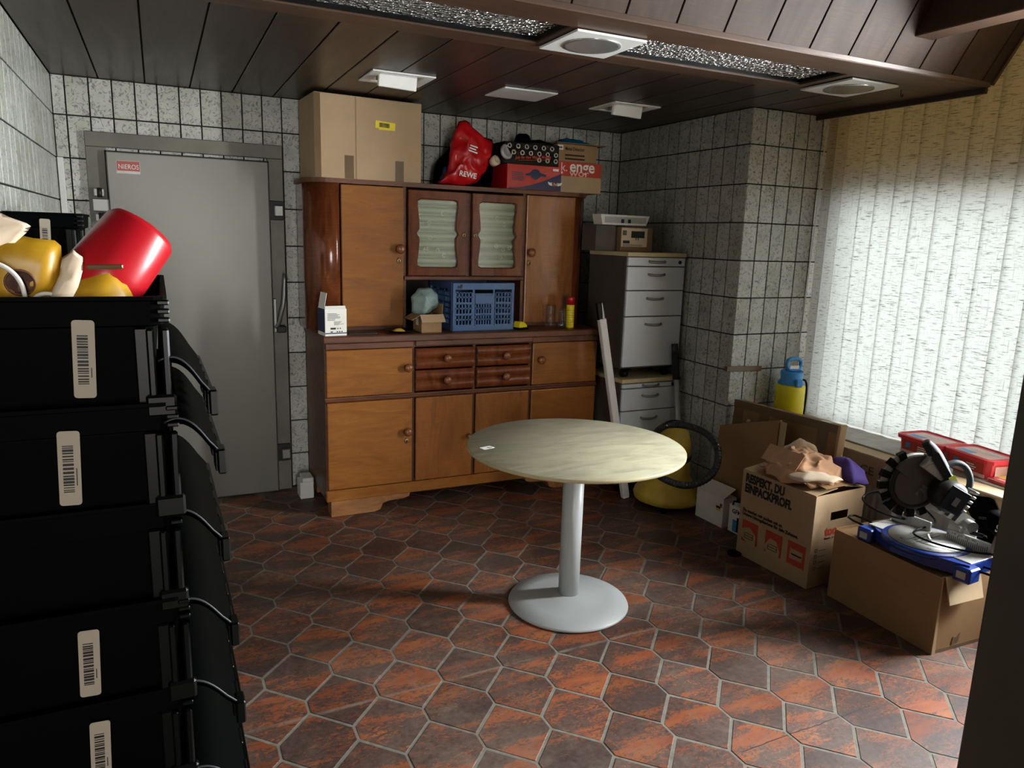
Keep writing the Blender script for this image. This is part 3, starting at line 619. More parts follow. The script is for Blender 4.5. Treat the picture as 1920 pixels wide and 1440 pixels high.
text('lettering','Join the New Way of Walking','redprint',t,(.075,-.0015,.030),(1,0,.07),(0,0,1),.026,sx=.76,bold=.0004,shear=.3); prints('underline','redprint',t,(.095,-.001,.022),(1,0,.07),(0,0,1),[(0,0,.22,.002)])
t=thing('workwear_box','tan box with a red printed band at the right end of the dresser top','box',(2.287,4.19,TOP))
MB().box(0,.322,0,.30,0,.186,bev=.002).obj('body','card',t)
patch('red_band','redprint',t,(.001,-.0004,.098),(1,0,0),(0,0,1),.32,.087,.0006)
text('lettering','enge','paper',t,(.085,-.0012,.128),(1,0,0),(0,0,1),.098,sx=1.0,bold=.002); text('outline_lettering','k.','pink',t,(.02,-.0012,.128),(1,0,0),(0,0,1),.075); text('outline_lettering','wor','pink',t,(.085,-.0011,.1),(1,0,0),(0,0,1),.062,sx=1.4); prints('dash','paper',t,(.0,-.0012,.112),(1,0,0),(0,0,1),[(0,0,.036,.012)])
t=thing('detector_box','plain brown box with black print on top of the red banded box','box',(2.283,4.195,TOP+.1875))
MB().box(0,.287,0,.22,0,.105,bev=.002).obj('body','card2',t)
text('lettering','Metal Detector','ink',t,(.055,-.001,.068),(1,0,0),(0,0,1),.03,sx=.74,bold=.0006); textlines(t,(.055,-.001,.012),(1,0,0),(0,0,1),.16,.044,2,'ink',6); patch('label','paper',t,(.002,-.0008,.068),(1,0,0),(0,0,1),.038,.028); barcode(t,(.006,-.0016,.076),(1,0,0),(0,0,1),.028,.012,seed=8)
tag(MB().box(-.18,.18,-.11,.11,0,.004).obj('cardboard_sheet','card3',None),'thin cardboard sheet lying on the brown printed box','cardboard').location=(2.45,4.29,TOP+.295)
t=thing('foil_bag','teal and black foil bag lying flat on the cardboard sheet near the ceiling','bag',(2.42,4.29,TOP+.302))
MB().lump([(-.14,-.08),(.0,-.095),(.14,-.07),(.16,.05),(.0,.09),(-.14,.06)],(0,0,.0),(1,0,.02),(0,1,0),(0,0,1),.032,.0,.014,16,4).obj('bag_film','teal',t)
tag(MB().lump([(-.18,-.06),(.02,-.09),(.14,-.03),(.10,.06),(-.14,.06)],(2.17,4.27,TOP+.277),(1,0,.06),(0,1,0),(0,0,1),.03,.0,.008,10,8).obj('black_bag','black2',None),'limp black plastic bag lying on the black patterned box','bag')
tag(MB().lathe([(0,0),(.05,0),(.052,.03),(.045,.06),(.03,.072),(0,.074)],20).obj('round_black_object','black',None),'unidentified small round black object behind the black patterned box','pot').location=(2.12,4.36,TOP+.277)  # round black shape, its kind unknown
bpy.context.view_layer.update()

# ------------------------------------------------------------------ things on the worktop
WT=1.0405
t=thing('bulb_box','small white and blue light bulb box with its lid flap up on the worktop','box',(.792,4.0,WT),R(7))
b=MB().box(0,.122,0,.122,0,.148,bev=.0015); b.mi=1; b.box(-.0008,0,.001,.121,.02,.147); b.obj('body',['paper','navy'],t)
MB().box(0,.002,.01,.112,.147,.235,M=Matrix.Translation((0,0,.147))@Matrix.Rotation(R(10),4,'Y')@Matrix.Translation((0,0,-.147))).obj('lid_flap','paper',t)
MB().box(.004,.118,.0,.002,.146,.166,M=Matrix.Translation((0,0,.146))@Matrix.Rotation(R(-30),4,'X')@Matrix.Translation((0,0,-.146))).obj('tuck_flap','paper',t)
prints('band','navy',t,(0,-.0008,.012),(1,0,0),(0,0,1),[(0,0,.122,.006)])
textlines(t,(.014,-.0008,.085),(1,0,0),(0,0,1),.09,.042,7,'grayink',3); textlines(t,(.05,-.0008,.06),(1,0,0),(0,0,1),.06,.022,5,'grayink',9)
prints('pictograms','ink',t,(.03,-.0008,.02),(1,0,0),(0,0,1),[(0,.016,.03,.01),(.038,.018,.006,.006),(.052,.018,.006,.006),(.0,0,.013,.006),(.034,0,.008,.006),(.047,0,.008,.006),(.06,0,.008,.006)])
tag(MB().prism([(0,0),(.16,.0),(.17,.012),(.02,.09),(0,.08)],(.93,4.03,WT),(1,0,0),(0,1,0),(0,0,.008)).obj('scraper_blade','darkmetal',None),'flat dark metal sheet lying on the worktop beside the bulb box','sheet')
t=thing('saucer','black saucer with a dry yellow sponge on the worktop','saucer',(1.235,4.075,WT))
MB().lathe([(0,0),(.045,0),(.085,.014),(.087,.017),(.05,.006),(0,.005)],28).obj('dish','black2',t,True)
tag(MB().lump([(-.04,-.02),(.03,-.028),(.042,.01),(.0,.03),(-.035,.02)],(1.225,4.07,WT+.009),(1,0,0),(0,1,0),(0,0,1),.016,.0,.003,30,2,4).obj('sponge','kyellow',None),'crumpled yellow sponge on the black saucer','sponge')
t=thing('small_carton','small open brown carton with folded flaps in the dresser niche','box',(1.345,4.02,WT),R(2))
b=MB()
for a in((0,.125,0,.003,0,.105),(0,.125,.137,.14,0,.105),(0,.003,0,.14,0,.105),(.122,.125,0,.14,0,.105),(0,.125,0,.14,0,.003)): b.box(*a)
b.obj('body','card2',t)
Mf=lambda p,ax,ang:Matrix.Translation(p)@Matrix.Rotation(R(ang),4,ax)
MB().box(-.01,.135,-.055,0,-.0015,.0015,M=Mf((0,0,.106),'X',48)).obj('front_flap','card',t); MB().box(-.065,0,.0,.14,-.0015,.0015,M=Mf((0,0,.106),'Y',-28)).obj('side_flap','card2',t)
MB().box(.0,.003,.0,.14,0,.06,M=Mf((.125,0,.105),'Y',4)).obj('rear_flap','card2',t)
patch('label','paper',t,(-.0008,.09,.04),(0,-1,0),(0,0,1),.04,.04); textlines(t,(.035,-.001,.01),(1,0,0),(0,0,1),.05,.03,3,'w_edge',5) if False else None
tag(MB().lump([(-.075,.02),(-.085,.10),(-.05,.16),(.02,.165),(.075,.12),(.08,.05),(.03,.0),(-.03,-.02)],(1.398,4.10,WT+.095),(1,0,0),(0,0,1),(0,-1,0),.06,.045,.016,14,6,8).obj('plastic_bag','bagclear',None),'knotted translucent grey plastic bag stuffed in the small open carton','bag')
# blue folding crate
t=thing('folding_crate','blue plastic folding crate with slotted sides in the dresser niche','crate',(1.756,4.075,WT))
cw,cd,ch=.40,.42,.283; hx=cw/2
def lattice(bm,w,h,Mx,gap=True):
    """slotted crate side in x 0..w, z 0..h, 12 mm deep, moulded with ribs"""
    bx=lambda x0,x1,z0,z1,y0=0,y1=.008:bm.box(x0,x1,y0,y1,z0,z1,M=Mx)
    bx(0,w,0,.028,-.004,.012); bx(0,w,h-.038,h,-.004,.012)
    for x in(0,w-.016): bx(x,x+.016,.028,h-.038,-.003,.012)
    pw=(w-.032-.036)/3
    for c in range(3):
        x0=.016+c*(pw+.018)
        if c: bx(x0-.018,x0-.003,.028,h-.038,.001,.004)
        for r_ in range(3):
            z0=.036+r_*(h-.082)/3; z1=z0+(h-.082)/3-.008
            bx(x0,x0+pw,z0-.008,z0,-.002,.008)
            if gap and c==1 and r_==2: bx(x0,x0+pw,z0,z1-.018); bx(x0,x0+pw,z1-.018,z1,.006,.009); continue
            n_=5 if c!=1 else 6
            for k in range(n_+1):
                xx=x0+k*(pw-.007)/n_; bx(xx,xx+.007,z0,z1)
            bx(x0,x0+pw,(z0+z1)/2-.004,(z0+z1)/2+.004); bx(x0,x0+pw,z1-.005,z1)
b=MB(); lattice(b,cw,ch,Matrix.Translation((-hx,0,0))); b.obj('front_panel','blue',t)
b=MB(); lattice(b,cw,ch,Matrix.Translation((-hx,cd-.012,0))); b.obj('back_panel','blue',t)
for s_ in(-1,1):
    b=MB(); lattice(b,cd-.03,ch,Matrix.Translation((s_*hx,cd-.012 if s_<0 else .012,0))@Matrix.Rotation(R(-90 if s_<0 else 90),4,'Z'),False); b.obj('side_panel','blue',t)
box('base','blue',t,-hx+.01,hx-.01,.012,cd-.012,.0,.012)
box('grip','black',t,-.058,.058,-.0055,.004,ch-.06,ch-.038)
text('scribble','vB','ink',t,(-.175,-.0055,ch-.03),(1,0,0),(0,0,1),.03,bold=.001,shear=.3)
t=thing('tape_measure','yellow and black tape measure beside the blue crate','tape measure',(2.005,4.07,WT),R(20))
MB().prism([(-.04,0),(.04,0),(.04,.014),(-.04,.014)],(0,-.03,0),(1,0,0),(0,0,1),(0,.06,0)).obj('base','black2',t)
MB().prism([(-.036,.0),(.034,0),(.03,.014),(.0,.034),(-.028,.036),(-.036,.02)],(0,-.026,.014),(1,0,0),(0,0,1),(0,.05,0)).obj('case','yellow',t)
def mug(x,y,r,h,lab,handle):
    t=thing('glass_mug',lab,'mug',(x,y,WT),group='glass mugs on the worktop')
    prof=[(0,.003),(r*.9,.003),(r,.012)]+[(r*(1-.06*abs(math.sin(k*1.2))),.02+(h-.03)*k/8) for k in range(9)]+[(r*.97,h),(r*.9,h),(r*.86,.03),(0,.02)]
    MB().lathe(prof,20).obj('body','clear',t,True)
    if handle: MB().tube([(-r*.9,0,h*.8),(-r*1.7,0,h*.78),(-r*1.8,0,h*.3),(-r*.9,0,h*.22)],.006,8,smooth_path=2).obj('handle','clear',t,True)
mug(2.232,4.105,.036,.145,'dimpled glass beer mug with a handle, the wider of two by the spray can',True)
mug(2.300,4.075,.027,.125,'slim dimpled glass tumbler right beside the yellow spray can',False)
t=thing('spray_can','yellow spray can with a red cap on the worktop','spray can',(2.362,4.08,WT))
MB().lathe([(0,0),(.024,0),(.0255,.004),(.0255,.143),(.022,.15),(0,.15)],24).obj('can','yellow',t,True); MB().lathe([(0,.148),(.0258,.148),(.0255,.19),(.023,.198),(0,.198)],24).obj('cap','red',t,True)
b=MB()
for k in range(7): b.lathe([(.0257,.02+.015*k),(.0259,.02+.015*k),(.0259,.024+.015*k),(.0257,.024+.015*k),(.0257,.02+.015*k)],24)
tag(b.obj('print_lines','kyellow',t),kind=None)

# ------------------------------------------------------------------ drawer pedestals, lamp on top, leaning tube, vacuum
def pedestal(z0,top,seams,y,lab,lock,x0=2.558,wd=.432,dp=.44):
    t=thing('drawer_pedestal',lab,'drawer cabinet',(x0,y,z0),group='office drawer pedestals in the corner'); H=top-z0
    MB().box(0,wd,.02,dp,.062,H-.026,bev=.002).obj('carcass','carcass',t)
    MB().box(-.004,wd+.004,-.004,dp,H-.025,H,bev=.002).obj('top_board','beige',t)
    zs=[s_-z0 for s_ in seams]
    for k,(a,c) in enumerate(zip(zs[1:],zs[:-1])):
        f=MB().box(.004,wd-.003,0,.018,a+.004,c-.002,bev=.002).obj('drawer','silver',t); zc=c-(.05 if c-a>.11 else (c-a)*.5)
        MB().tube([(wd/2-.06,.002,zc+.004),(wd/2-.055,-.012,zc),(wd/2,-.026,zc-.003),(wd/2+.055,-.012,zc),(wd/2+.06,.002,zc+.004)],.0075,8,smooth_path=2).obj('handle','chrome',f,True)
        if k==0 and lock: MB().cyl((wd-.045,-.006,zc),(wd-.045,.002,zc),.011).obj('lock','darkmetal',f)
    for x in(.06,wd-.06):
        for yy in(.06,dp-.06):
            c=MB().box(x-.03,x+.03,yy-.03,yy+.03,.05,.063,bev=.003).obj('caster','black',t); MB().cyl((x-.018,yy,.025),(x+.018,yy,.025),.025,n=16).obj('caster_wheel','black2',c)
    return t
pedestal(0,.752,[.722,.69,.545,.385,.075],3.735,'lower silver drawer cabinet standing on the floor beside the dresser',True)
pedestal(.752,1.532,[1.504,1.447,1.30,1.14,.822],3.755,'upper silver drawer cabinet with four drawers, stacked on the other one',True,2.558,.434)
t=thing('camera_box','small box with a picture of a black lamp on the stacked drawer cabinet','box',(2.615,3.93,1.5325))
MB().box(0,.24,0,.19,0,.15,bev=.002).obj('body','card3',t); patch('front_print','cream',t,(.002,-.0006,.03),(1,0,0),(0,0,1),.195,.115)
prints('picture','ink',t,(.075,-.0014,.07),(1,0,0),(0,0,1),[(0,.015,.1,.042),(.035,.0,.006,.02),(.05,.0,.006,.02),(-.06,-.02,.05,.018)]); prints('picture_panel','grayink',t,(.01,-.0013,.1),(1,0,0),(0,0,1),[(0,0,.03,.03)]); textlines(t,(.015,-.0013,.034),(1,0,0),(0,0,1),.15,.014,2,'grayink',2)
tag(box('dark_box','carcass',None,0,.145,0,.17,0,.16,bev=.003),'dull dark box beside the picture box on the stacked drawer cabinet','box').location=(2.458+.0,3.97,1.5325)
t=thing('lamp_housing','white slatted lamp housing lying on the boxes above the drawer cabinets','lamp',(2.655,3.99,1.694),R(0))
b=MB().prism([(-.175,.0),(.15,.0),(.175,.06),(-.19,.062)],(0,-.05,0),(1,0,0),(0,0,1),(0,.1,0)); b.obj('shell','white',t)
patch('grille','tgrey',t,(-.16,-.0512,.012),(1,0,0),(0,0,1),.31,.036)
prints('slots','ink',t,(-.04,-.0522,.012),(1,0,0),(0,0,1),[(0,.0,.022,.024),(.05,.0,.022,.024)])
# leaning fluorescent batten
P0=Vector((2.590,3.672,.0)); P1=Vector((2.432,3.815,1.125)); 
t=thing('light_batten','long white lamp tube leaning upright between dresser and drawer cabinets','lamp',P0); dv=(P1-P0); Mx=frame((0,0,0),Vector((1,0,.14)),dv)
MB().box(-.024,.024,.012,dv.length,-.018,.018,bev=.004,M=Mx).obj('tube_cover','white',t); MB().box(-.022,.022,0,.04,-.016,.016,bev=.003,M=Mx).obj('end_cap','paper',t)
MB().box(-.026,.026,dv.length-.005,dv.length+.1,-.014,.014,bev=.003,M=Mx).obj('top_bracket','black2',t); MB().prism([(-.004,0),(.012,0),(.008,.09),(.004,.1)],(0,0,0),(1,0,0),(0,1,0),(0,0,.004)).obj('spring','chrome',t).matrix_local=Mx@Matrix.Translation((0,dv.length,.016))
# vacuum cleaner
t=thing('vacuum_cleaner','dusty yellow canister vacuum cleaner with black ribbed hose behind the table','vacuum cleaner',(2.765,3.475,0))
MB().lathe([(0,.035),(.17,.035),(.205,.05),(.212,.075),(.205,.10),(.15,.16),(.125,.2),(.12,.30),(0,.30)],40).obj('tub','kyellow',t,True)
MB().lathe([(0,.30),(.124,.30),(.126,.325),(0,.325)],36).obj('rim','black2',t,True); MB().lathe([(0,.325),(.12,.325),(.118,.40),(.10,.47),(.06,.50),(0,.505)],36).obj('head','kyellow',t,True)
MB().tube([(-.06,0,.49),(-.055,0,.53),(.055,0,.53),(.06,0,.49)],.012,8,smooth_path=2).obj('carry_handle','black2',t,True)
for k in range(4):
    a=PI/4+PI/2*k; MB().cyl((.16*math.cos(a),.16*math.sin(a)-.012,.024),(.16*math.cos(a),.16*math.sin(a)+.012,.024),.024,n=14).obj('caster','black',t)
hp=[(-.11,.06,.42),(-0.158, -0.095, 0.536),(-0.09, -0.115, 0.552),(-0.013, -0.205, 0.552),(-0.001, -0.355, 0.532),(-0.013, -0.445, 0.459),(-0.071, -0.475, 0.342),(-0.194, -0.425, 0.275),(-0.271, -0.325, 0.289),(-0.291, -0.225, 0.314)]
def rib(tt): return .020+.0012*math.sin(tt*2*PI*75)
b=MB(); pts=[Vector(p) for p in hp]
for _ in range(6): 
    q=[pts[0]]
    for a,c in zip(pts[:-1],pts[1:]): q+=[a*.75+c*.25,a*.25+c*.75]
    pts=q+[pts[-1]]
b.tube(pts,rib,12).obj('hose','rubber',t,True)
t=thing('suction_pipe','grey vacuum cleaner pipe standing against the tiled wall','pipe',(2.985,3.62,0))
MB().cyl((.0,0,.02),(-.04,.09,.80),.017,n=16).obj('pipe','alu',t,True); MB().cyl((-.0375,.084,.74),(-.045,.105,.90),.024,.021,n=16).obj('grip','greygrip',t,True); MB().cyl((-.045,.105,.90),(-.048,.112,.965),.021,.02,n=16).obj('connector','rubber',t,True)

# ------------------------------------------------------------------ cartons on the floor at the right
t=thing('white_box','white box with a yellow label on the floor beside the vacuum hose','box',(2.825,3.045,0),R(2))
MB().box(0,.10,0,.225,0,.172,bev=.002).obj('body','paper',t)
Mf2=Matrix.Translation((0,0,.172))@Matrix.Rotation(R(40),4,'Y'); MB().box(0,.1,.0,.225,0,.002,M=Mf2@Matrix.Rotation(R(-70),4,'Y')).obj('flap','paper',t)
patch('yellow_label','yprint',t,(-.0008,.055,.095),(0,-1,0),(0,0,1),.035,.03); prints('brand_tag','ink',t,(-.0014,.055,.11),(0,-1,0),(0,0,1),[(0,0,.035,.012)]); prints('marks','ink',t,(-.0008,.025,.12),(0,-1,0),(0,0,1),[(0,0,.01,.022),(.012,0,.004,.022)])
t=thing('picture_box','white and blue printed box wedged behind the large moving carton','box',(2.85,2.79,0),R(2))
MB().box(0,.085,0,.225,0,.16,bev=.002).obj('body','paper',t); text('lettering','GFM','ink',t,(-.001,.20,.115),(0,-1,0),(0,0,1),.034,bold=.0008); patch('blue_print','blue2',t,(-.0008,.19,.008),(0,-1,0),(0,0,1),.16,.07); prints('picture','ink',t,(-.0014,.16,.012),(0,-1,0),(0,0,1),[(0,0,.1,.06),(.0,.055,.05,.03)]); prints('red_flash','red',t,(-.001,.12,.1),(0,-1,.0),(0,0,1),[(0,0,.05,.012)])
MB().tube([(.0,.2,.16),(.0,.19,.19),(.0,.06,.19),(.0,.05,.16)],.005,6,smooth_path=1).obj('handle','black',t)
# leaning flat cartons
def leaning(name,lab,p0,p1,hgt,th,xt,mat):
    """flat carton: bottom edge p0-p1 on the floor, top pushed to +x by xt"""
    a=Vector((*p0,0)); c=Vector((*p1,0)); u=(c-a).normalized(); up=Vector((xt,0,hgt)); t=thing(name,lab,'cardboard',a); return t,frame((0,0,0),u,up),(c-a).length,up.length
t,Mx,Lx,H=leaning('flat_carton','tall taped flat carton leaning on the sill under the window',(2.985,3.25),(3.062,2.565),.70,.05,.05,'card3')
MB().box(0,Lx,0,H,-.05,0,bev=.003,M=Mx).obj('body','card3',t)
for x in(.0,.18,.56): MB().box(x+.01,x+.075,H*.3,H+.0015,-.04,.0012,M=Mx).obj('tape_strip','tape',t)
MB().box(0,Lx,H-.045,H-.0,.0004,.0014,M=Mx).obj('edge_tape','tape',t)
MB().box(Lx-.004,Lx+.012,H*.55,H+.004,-.054,.004,bev=.003,M=Mx).obj('end_flap','card',t)
t,Mx,Lx,H=leaning('folded_carton','smaller folded carton with a pale end flap leaning in front of the taped carton',(2.94,3.285),(2.95,2.845),.675,.02,.03,'card3')
MB().prism([(0,0),(Lx,0),(Lx,H),(.0,H-.135)],(0,0,-.02),(1,0,0),(0,1,0),(0,0,.02)).obj('body','card2',t).matrix_local=Mx
MB().box(0,.003,.2,H-.005,0,.06,M=Mx@Matrix.Translation((Lx,0,-.01))@Matrix.Rotation(R(72),4,'Y')).obj('end_flap','cardin',t)
MB().lump([(0,0),(.03,.008),(.035,.02),(.01,.022)],(0,0,0),(1,0,0),(0,1,0),(0,0,1),.006,.0,.003,40,1,3).obj('paper_scrap','cardin',t).matrix_local=Mx@Matrix.Translation((.2,H-.07,0))
# moving box
t=thing('moving_box','large moving carton with black and red print, cloths piled on its flaps','box',(2.692,2.30,0),R(2.8))
bw,bd,bh=.345,.455,.462
Hole=[(.10,.315),(.24,.315),(.24,.36),(.10,.36)]
b=MB()
b.box(0,.004,0,bd,0,bh); b.box(bw-.004,bw,0,bd,0,bh); b.box(.004,bw-.004,bd-.004,bd,0,bh); b.box(.004,bw-.004,.004,bd-.004,0,.004)
for a in((.004,.115,0,bh),(.235,bw-.004,0,bh),(.115,.235,0,.325),(.115,.235,.368,bh)): b.box(a[0],a[1],0,.004,a[2],a[3])
b.obj('body','card',t)
o_,u_,v_=(-.001,bd-.022,0),(0,-1,0),(0,0,1)
def lf(y,z): return (-.001,bd-y,z)
text('lettering','RESPEKT, DU\nEINPACKPROFI.','ink',t,lf(.022,.405),u_,v_,.060,sx=.72,bold=.0032)
text('lettering','Du machst, wir packen mit an.\nUnsere Umzugskartons für dein Zuhause.','ink',t,lf(.022,.245),u_,v_,.0235,sx=.9,bold=.0008)
for k,(y,) in enumerate(((.028,),(.185,),(.325,))):
    q=patch('red_square','redprint',t,lf(y,.085-.0*k),u_,v_,.105,.115)
    b=MB(); Mx=frame(lf(y,.085),u_,v_)@Matrix.Translation((0,0,.0008))
    if k==0: b.prism([(.0,.02),(.07,-.015),(.095,.0),(.095,.05),(.05,.085),(.0,.065)],(0,0,0),(1,0,0),(0,1,0),(0,0,.0006))
    elif k==1: b.prism([(-.005,.03),(.02,-.01),(.09,-.005),(.095,.03),(.07,.075),(.03,.08)],(0,0,0),(1,0,0),(0,1,0),(0,0,.0006))
    else: b.prism([(.015,.03),(.09,.03),(.09,.08),(.015,.08)],(0,0,0),(1,0,0),(0,1,0),(0,0,.0006))
    b.bm.transform(Mx); b.obj('pictogram','card',q)
    prints('pictogram_lines','ink',q,(-.0022,bd-y-.02,.105),u_,v_,[(0,0,.05,.003),(0.0,.014,.06,.003),(.01,.028,.05,.003),(.0,0,.003,.03),(.055,0,.003,.03)] if k<2 else [(.005,.03,.06,.008)])
text('logo_lettering','toom','redprint',t,(.085,-.001,.255),(1,0,0),(0,0,1),.062,sx=.95,bold=.003); text('lettering',"Respekt, wer's selber macht.",'ink',t,(.085,-.001,.235),(1,0,0),(0,0,1),.015,sx=.9)
for k in range(4): prints('checkbox','ink',t,(.03,-.001,.09+.03*k),(1,0,0),(0,0,1),[(0,0,.016,.002),(0,.014,.016,.002),(0,0,.002,.016),(.014,0,.002,.016),(.026,.004,.05,.002)])
for nm,x0,x1,y0,y1,px,py,ax,ang in(('flap',0,.15,0,bd,0,0,'Y',-7),('flap',-.15,0,0,bd,bw,0,'Y',9)):
    MB().box(x0,x1,.004,y1-.004,0,.003,M=Matrix.Translation((px,py,bh))@Matrix.Rotation(R(ang),4,ax)).obj('flap','card',t)
MB().box(.06,bw-.03,-.0,.15,0,.003,M=Matrix.Translation((0,0,bh+.028))@Matrix.Rotation(R(6),4,'X')).obj('flap','card2',t)
t=thing('cloth_bundle','heap of salmon and cream printed cloth with a scribbled mark on the moving carton','cloth',(2.845,2.53,.495))
MB().lump([(-.19,-.06),(-.15,-.17),(-.03,-.20),(.10,-.19),(.17,-.10),(.17,.08),(.12,.19),(-.04,.2),(-.15,.14),(-.2,.04)],(0,0,0),(1,0,0),(0,1,0),(0,0,1),.112,.012,.024,21,11,22,2.2).obj('cloth','tan',t)
MB().lump([(-.19,-.05),(-.17,-.14),(-.06,-.215),(.04,-.21),(-.02,-.13),(-.10,-.06)],(-.0,-.005,.02),(1,0,0),(0,1,0),(0,0,1),.035,.02,.012,16,5,6).obj('cream_fold','cream',t)
MB().lump([(.03,.13),(.07,.05),(.12,-.02),(.15,.04),(.08,.15)],(-.02,.02,.085),(1,0,0),(0,1,0),(0,0,1),.05,.03,.014,18,8,6).obj('cream_fold','cream',t)
sq=[]
for k in range(46): a=k/45*PI*6; sq.append((-.03+.0,.09-.13*k/45+.018*math.cos(a),.0+.016*math.sin(a)))
Mx=Matrix.Translation((-.13,.015,.085))@Matrix.Rotation(R(38),4,'Y'); MB().tube([Mx@Vector(p) for p in [(0,q[1]*.9,q[2]) for q in sq]],.0028,5).obj('marker_scribble','ink',t)
MB().box(-.045,.045,-.095,.13,-.002,.0,M=Matrix.Translation((-.132,.0,.087))@Matrix.Rotation(R(-52),4,'Y')).obj('cloth_front','tan',t)  # flat cloth front of the heap, carries the scribbled mark
tag(MB().lump([(-.07,-.15),(.03,-.16),(.08,-.05),(.07,.06),(-.02,.1),(-.06,-.02)],(2.985,2.44,.50),(1,0,0),(0,1,0),(0,0,1),.085,.015,.018,16,3,7).obj('purple_cloth','purple',None),'shiny purple cloth under the salmon cloth heap','cloth')
tag(MB().lathe([(0,0),(.036,0),(.038,.008),(.03,.014),(0,.015)],20).obj('rubber_puck','black',None,True),'flat black puck on the floor at the corner of the moving carton','puck').location=(2.648,2.742,0)
# long carton with the saw on it
t=thing('long_carton','long plain brown carton with open end flaps under the mitre saw','box',(2.722,1.685,0),R(-2))
lw,ll,lh=.33,.535,.335
b=MB()
for a in((0,.004,0,ll,0,lh-.012),(lw-.004,lw,0,ll,0,lh),(.004,lw-.004,ll-.004,ll,0,lh),(.004,lw-.004,0,.004,0,lh),(.004,lw-.004,.004,ll-.004,0,.004),(.004,lw-.004,.004,ll-.004,lh-.016,lh-.012)): b.box(*a)
b.obj('body','card2',t)
MB().box(-.003,0,-.003,ll-.01,lh-.1,lh-.004,bev=.001).obj('lid_edge','card2',t)
MB().box(0,.20,-.004,0,-.11,0,M=Matrix.Translation((.012,-.004,lh+.0))@Matrix.Rotation(R(-16),4,'X')).obj('end_flap','cardin',t); MB().prism([(.2,0),(.2,-.11),(.255,-.02),(.25,0)],(0.012,-.006,lh),(1,0,0),(0,-.27,1),(0,.003,0)).obj('end_flap','cardin',t)
MB().prism([(0,0),(.02,.0),(.004,lh-.02),(0,lh-.02)],(0.0,-.0035,0),(1,0,0),(0,0,1),(0,.003,0)).obj('corner_crease','cardin',t)
MB().prism([(.115,.02),(.155,.03),(.16,.065),(.14,.05),(.118,.055)],(0,-.002,0),(1,0,0),(0,0,1),(0,.0015,0)).obj('tape_scrap','tape',t); MB().box(.002,lw-.002,-.0015,0,0.0,.016).obj('bottom_tape','tape',t)

# ------------------------------------------------------------------ mitre saw
S=thing('mitre_saw','blue and black mitre saw with raised head on the long carton','saw',(2.88,1.865,.3255))
# x toward the window (fence side), -x toward the room, y along the table
MB().prism([(-.10,-.23),(.06,-.23),(.10,-.10),(.10,.10),(.06,.23),(-.06,.23),(-.11,.16),(-.15,.07),(-.15,-.08),(-.12,-.18)],(0,0,.02),(1,0,0),(0,1,0),(0,0,.05)).obj('base','sawblue',S)
for sy in(-1,1):
    q=MB().box(-.125,-.055,sy*.215-.035,sy*.215+.035,.0,.062,bev=.006).obj('foot_bracket','sawblue',S); MB().box(-.1265,-.12,sy*.215-.018,sy*.215+.018,.016,.044).obj('bracket_slot','alu',q)
    MB().tube([(-.06,sy*.22,.045),(-.07,sy*.34,.055),(-.03,sy*.36,.055),(.0,sy*.345,.055),(.0,sy*.22,.045)],.005,6,smooth_path=1).obj('side_extension','black2',S)
    MB().box(-.085,.07,sy*.155-.07,sy*.155+.07,.07,.0745,bev=.002).obj('table_plate','alu',S)
MB().lathe([(0,.055),(.165,.055),(.17,.06),(.17,.072),(.165,.078),(0,.078)],48,(-.02,0,0)).obj('turntable_rim','sawblue',S,True)
MB().lathe([(0,.0781),(.145,.0781),(.145,.083),(0,.083)],48,(-.02,0,0)).obj('turntable','alu',S)
prints('kerf_lines','ink',S,(-.14,-.012,.0836),(1,0,0),(0,1,0),[(0,0,.2,.003),(0,.02,.2,.0015),(0,.035,.2,.0015)])
for k in range(3): text('scale_number',('45','0','45')[k],'ink',S,(-.128,.055-.06*k,.0836),(0,-1,0),(1,0,0),.02)
for y0,y1 in((.035,.215),(-.215,-.035)):
    f=MB().box(.055,.068,y0,y1,.075,.125,bev=.003).obj('fence','alu',S)
    if y0<0:
        prints('ruler_scale','ink',f,(.0545,y1-.008,.082),(0,-1,0),(0,0,1),[(.008*k,0,.002,.022 if k%5 else .03) for k in range(21)]); text('ruler_numbers','10 20 30 40','ink',f,(.0545,y1-.02,.112),(0,-1,0),(0,0,1),.012,sx=1.8)
    else: q=patch('fence_label','tgrey',f,(.0545,y1-.02,.092),(0,-1,0),(0,0,1),.075,.026); text('lettering','Scheppach','ink',f,(.0535,y1-.024,.1),(0,-1,0),(0,0,1),.015,sx=.85)
MB().tube([(.02,-.0,.09),(-.03,-.005,.105),(-.06,-.04,.095)],.006,8,smooth_path=2).obj('clamp_lever','white',S)
FIXED=list(S.children)
# pivot column behind the fence and the raised arm
MB().box(.09,.17,-.045,.045,.05,.15,bev=.012,seg=2).obj('pivot_block','alu',S)
MB().cyl((.13,-.06,.155),(.13,.06,.155),.024,n=18).obj('pivot_pin','chrome',S); MB().tube([(.13,-.05,.13),(.165,-.09,.13),(.15,-.11,.128)],.009,8,smooth_path=1).obj('lock_knob','black2',S)
arm0=Vector((.13,0,.16)); hub=Vector((-.115,0,.325)); da=(hub-arm0)
Ma=frame(arm0,da,(0,0,1))
MB().prism([(-.01,-.03),(.07,-.028),(.20,-.05),(.27,-.03),(.27,.02),(.10,.03),(-.02,.03)],(0,0,-.022),(1,0,0),(0,1,0),(0,0,.044)).obj('arm','alu',S).matrix_local=Ma
for q in(.05,.09,.13): MB().box(q,q+.018,-.026,.026,-.024,.024,M=Ma).obj('arm_rib','darkmetal',S)
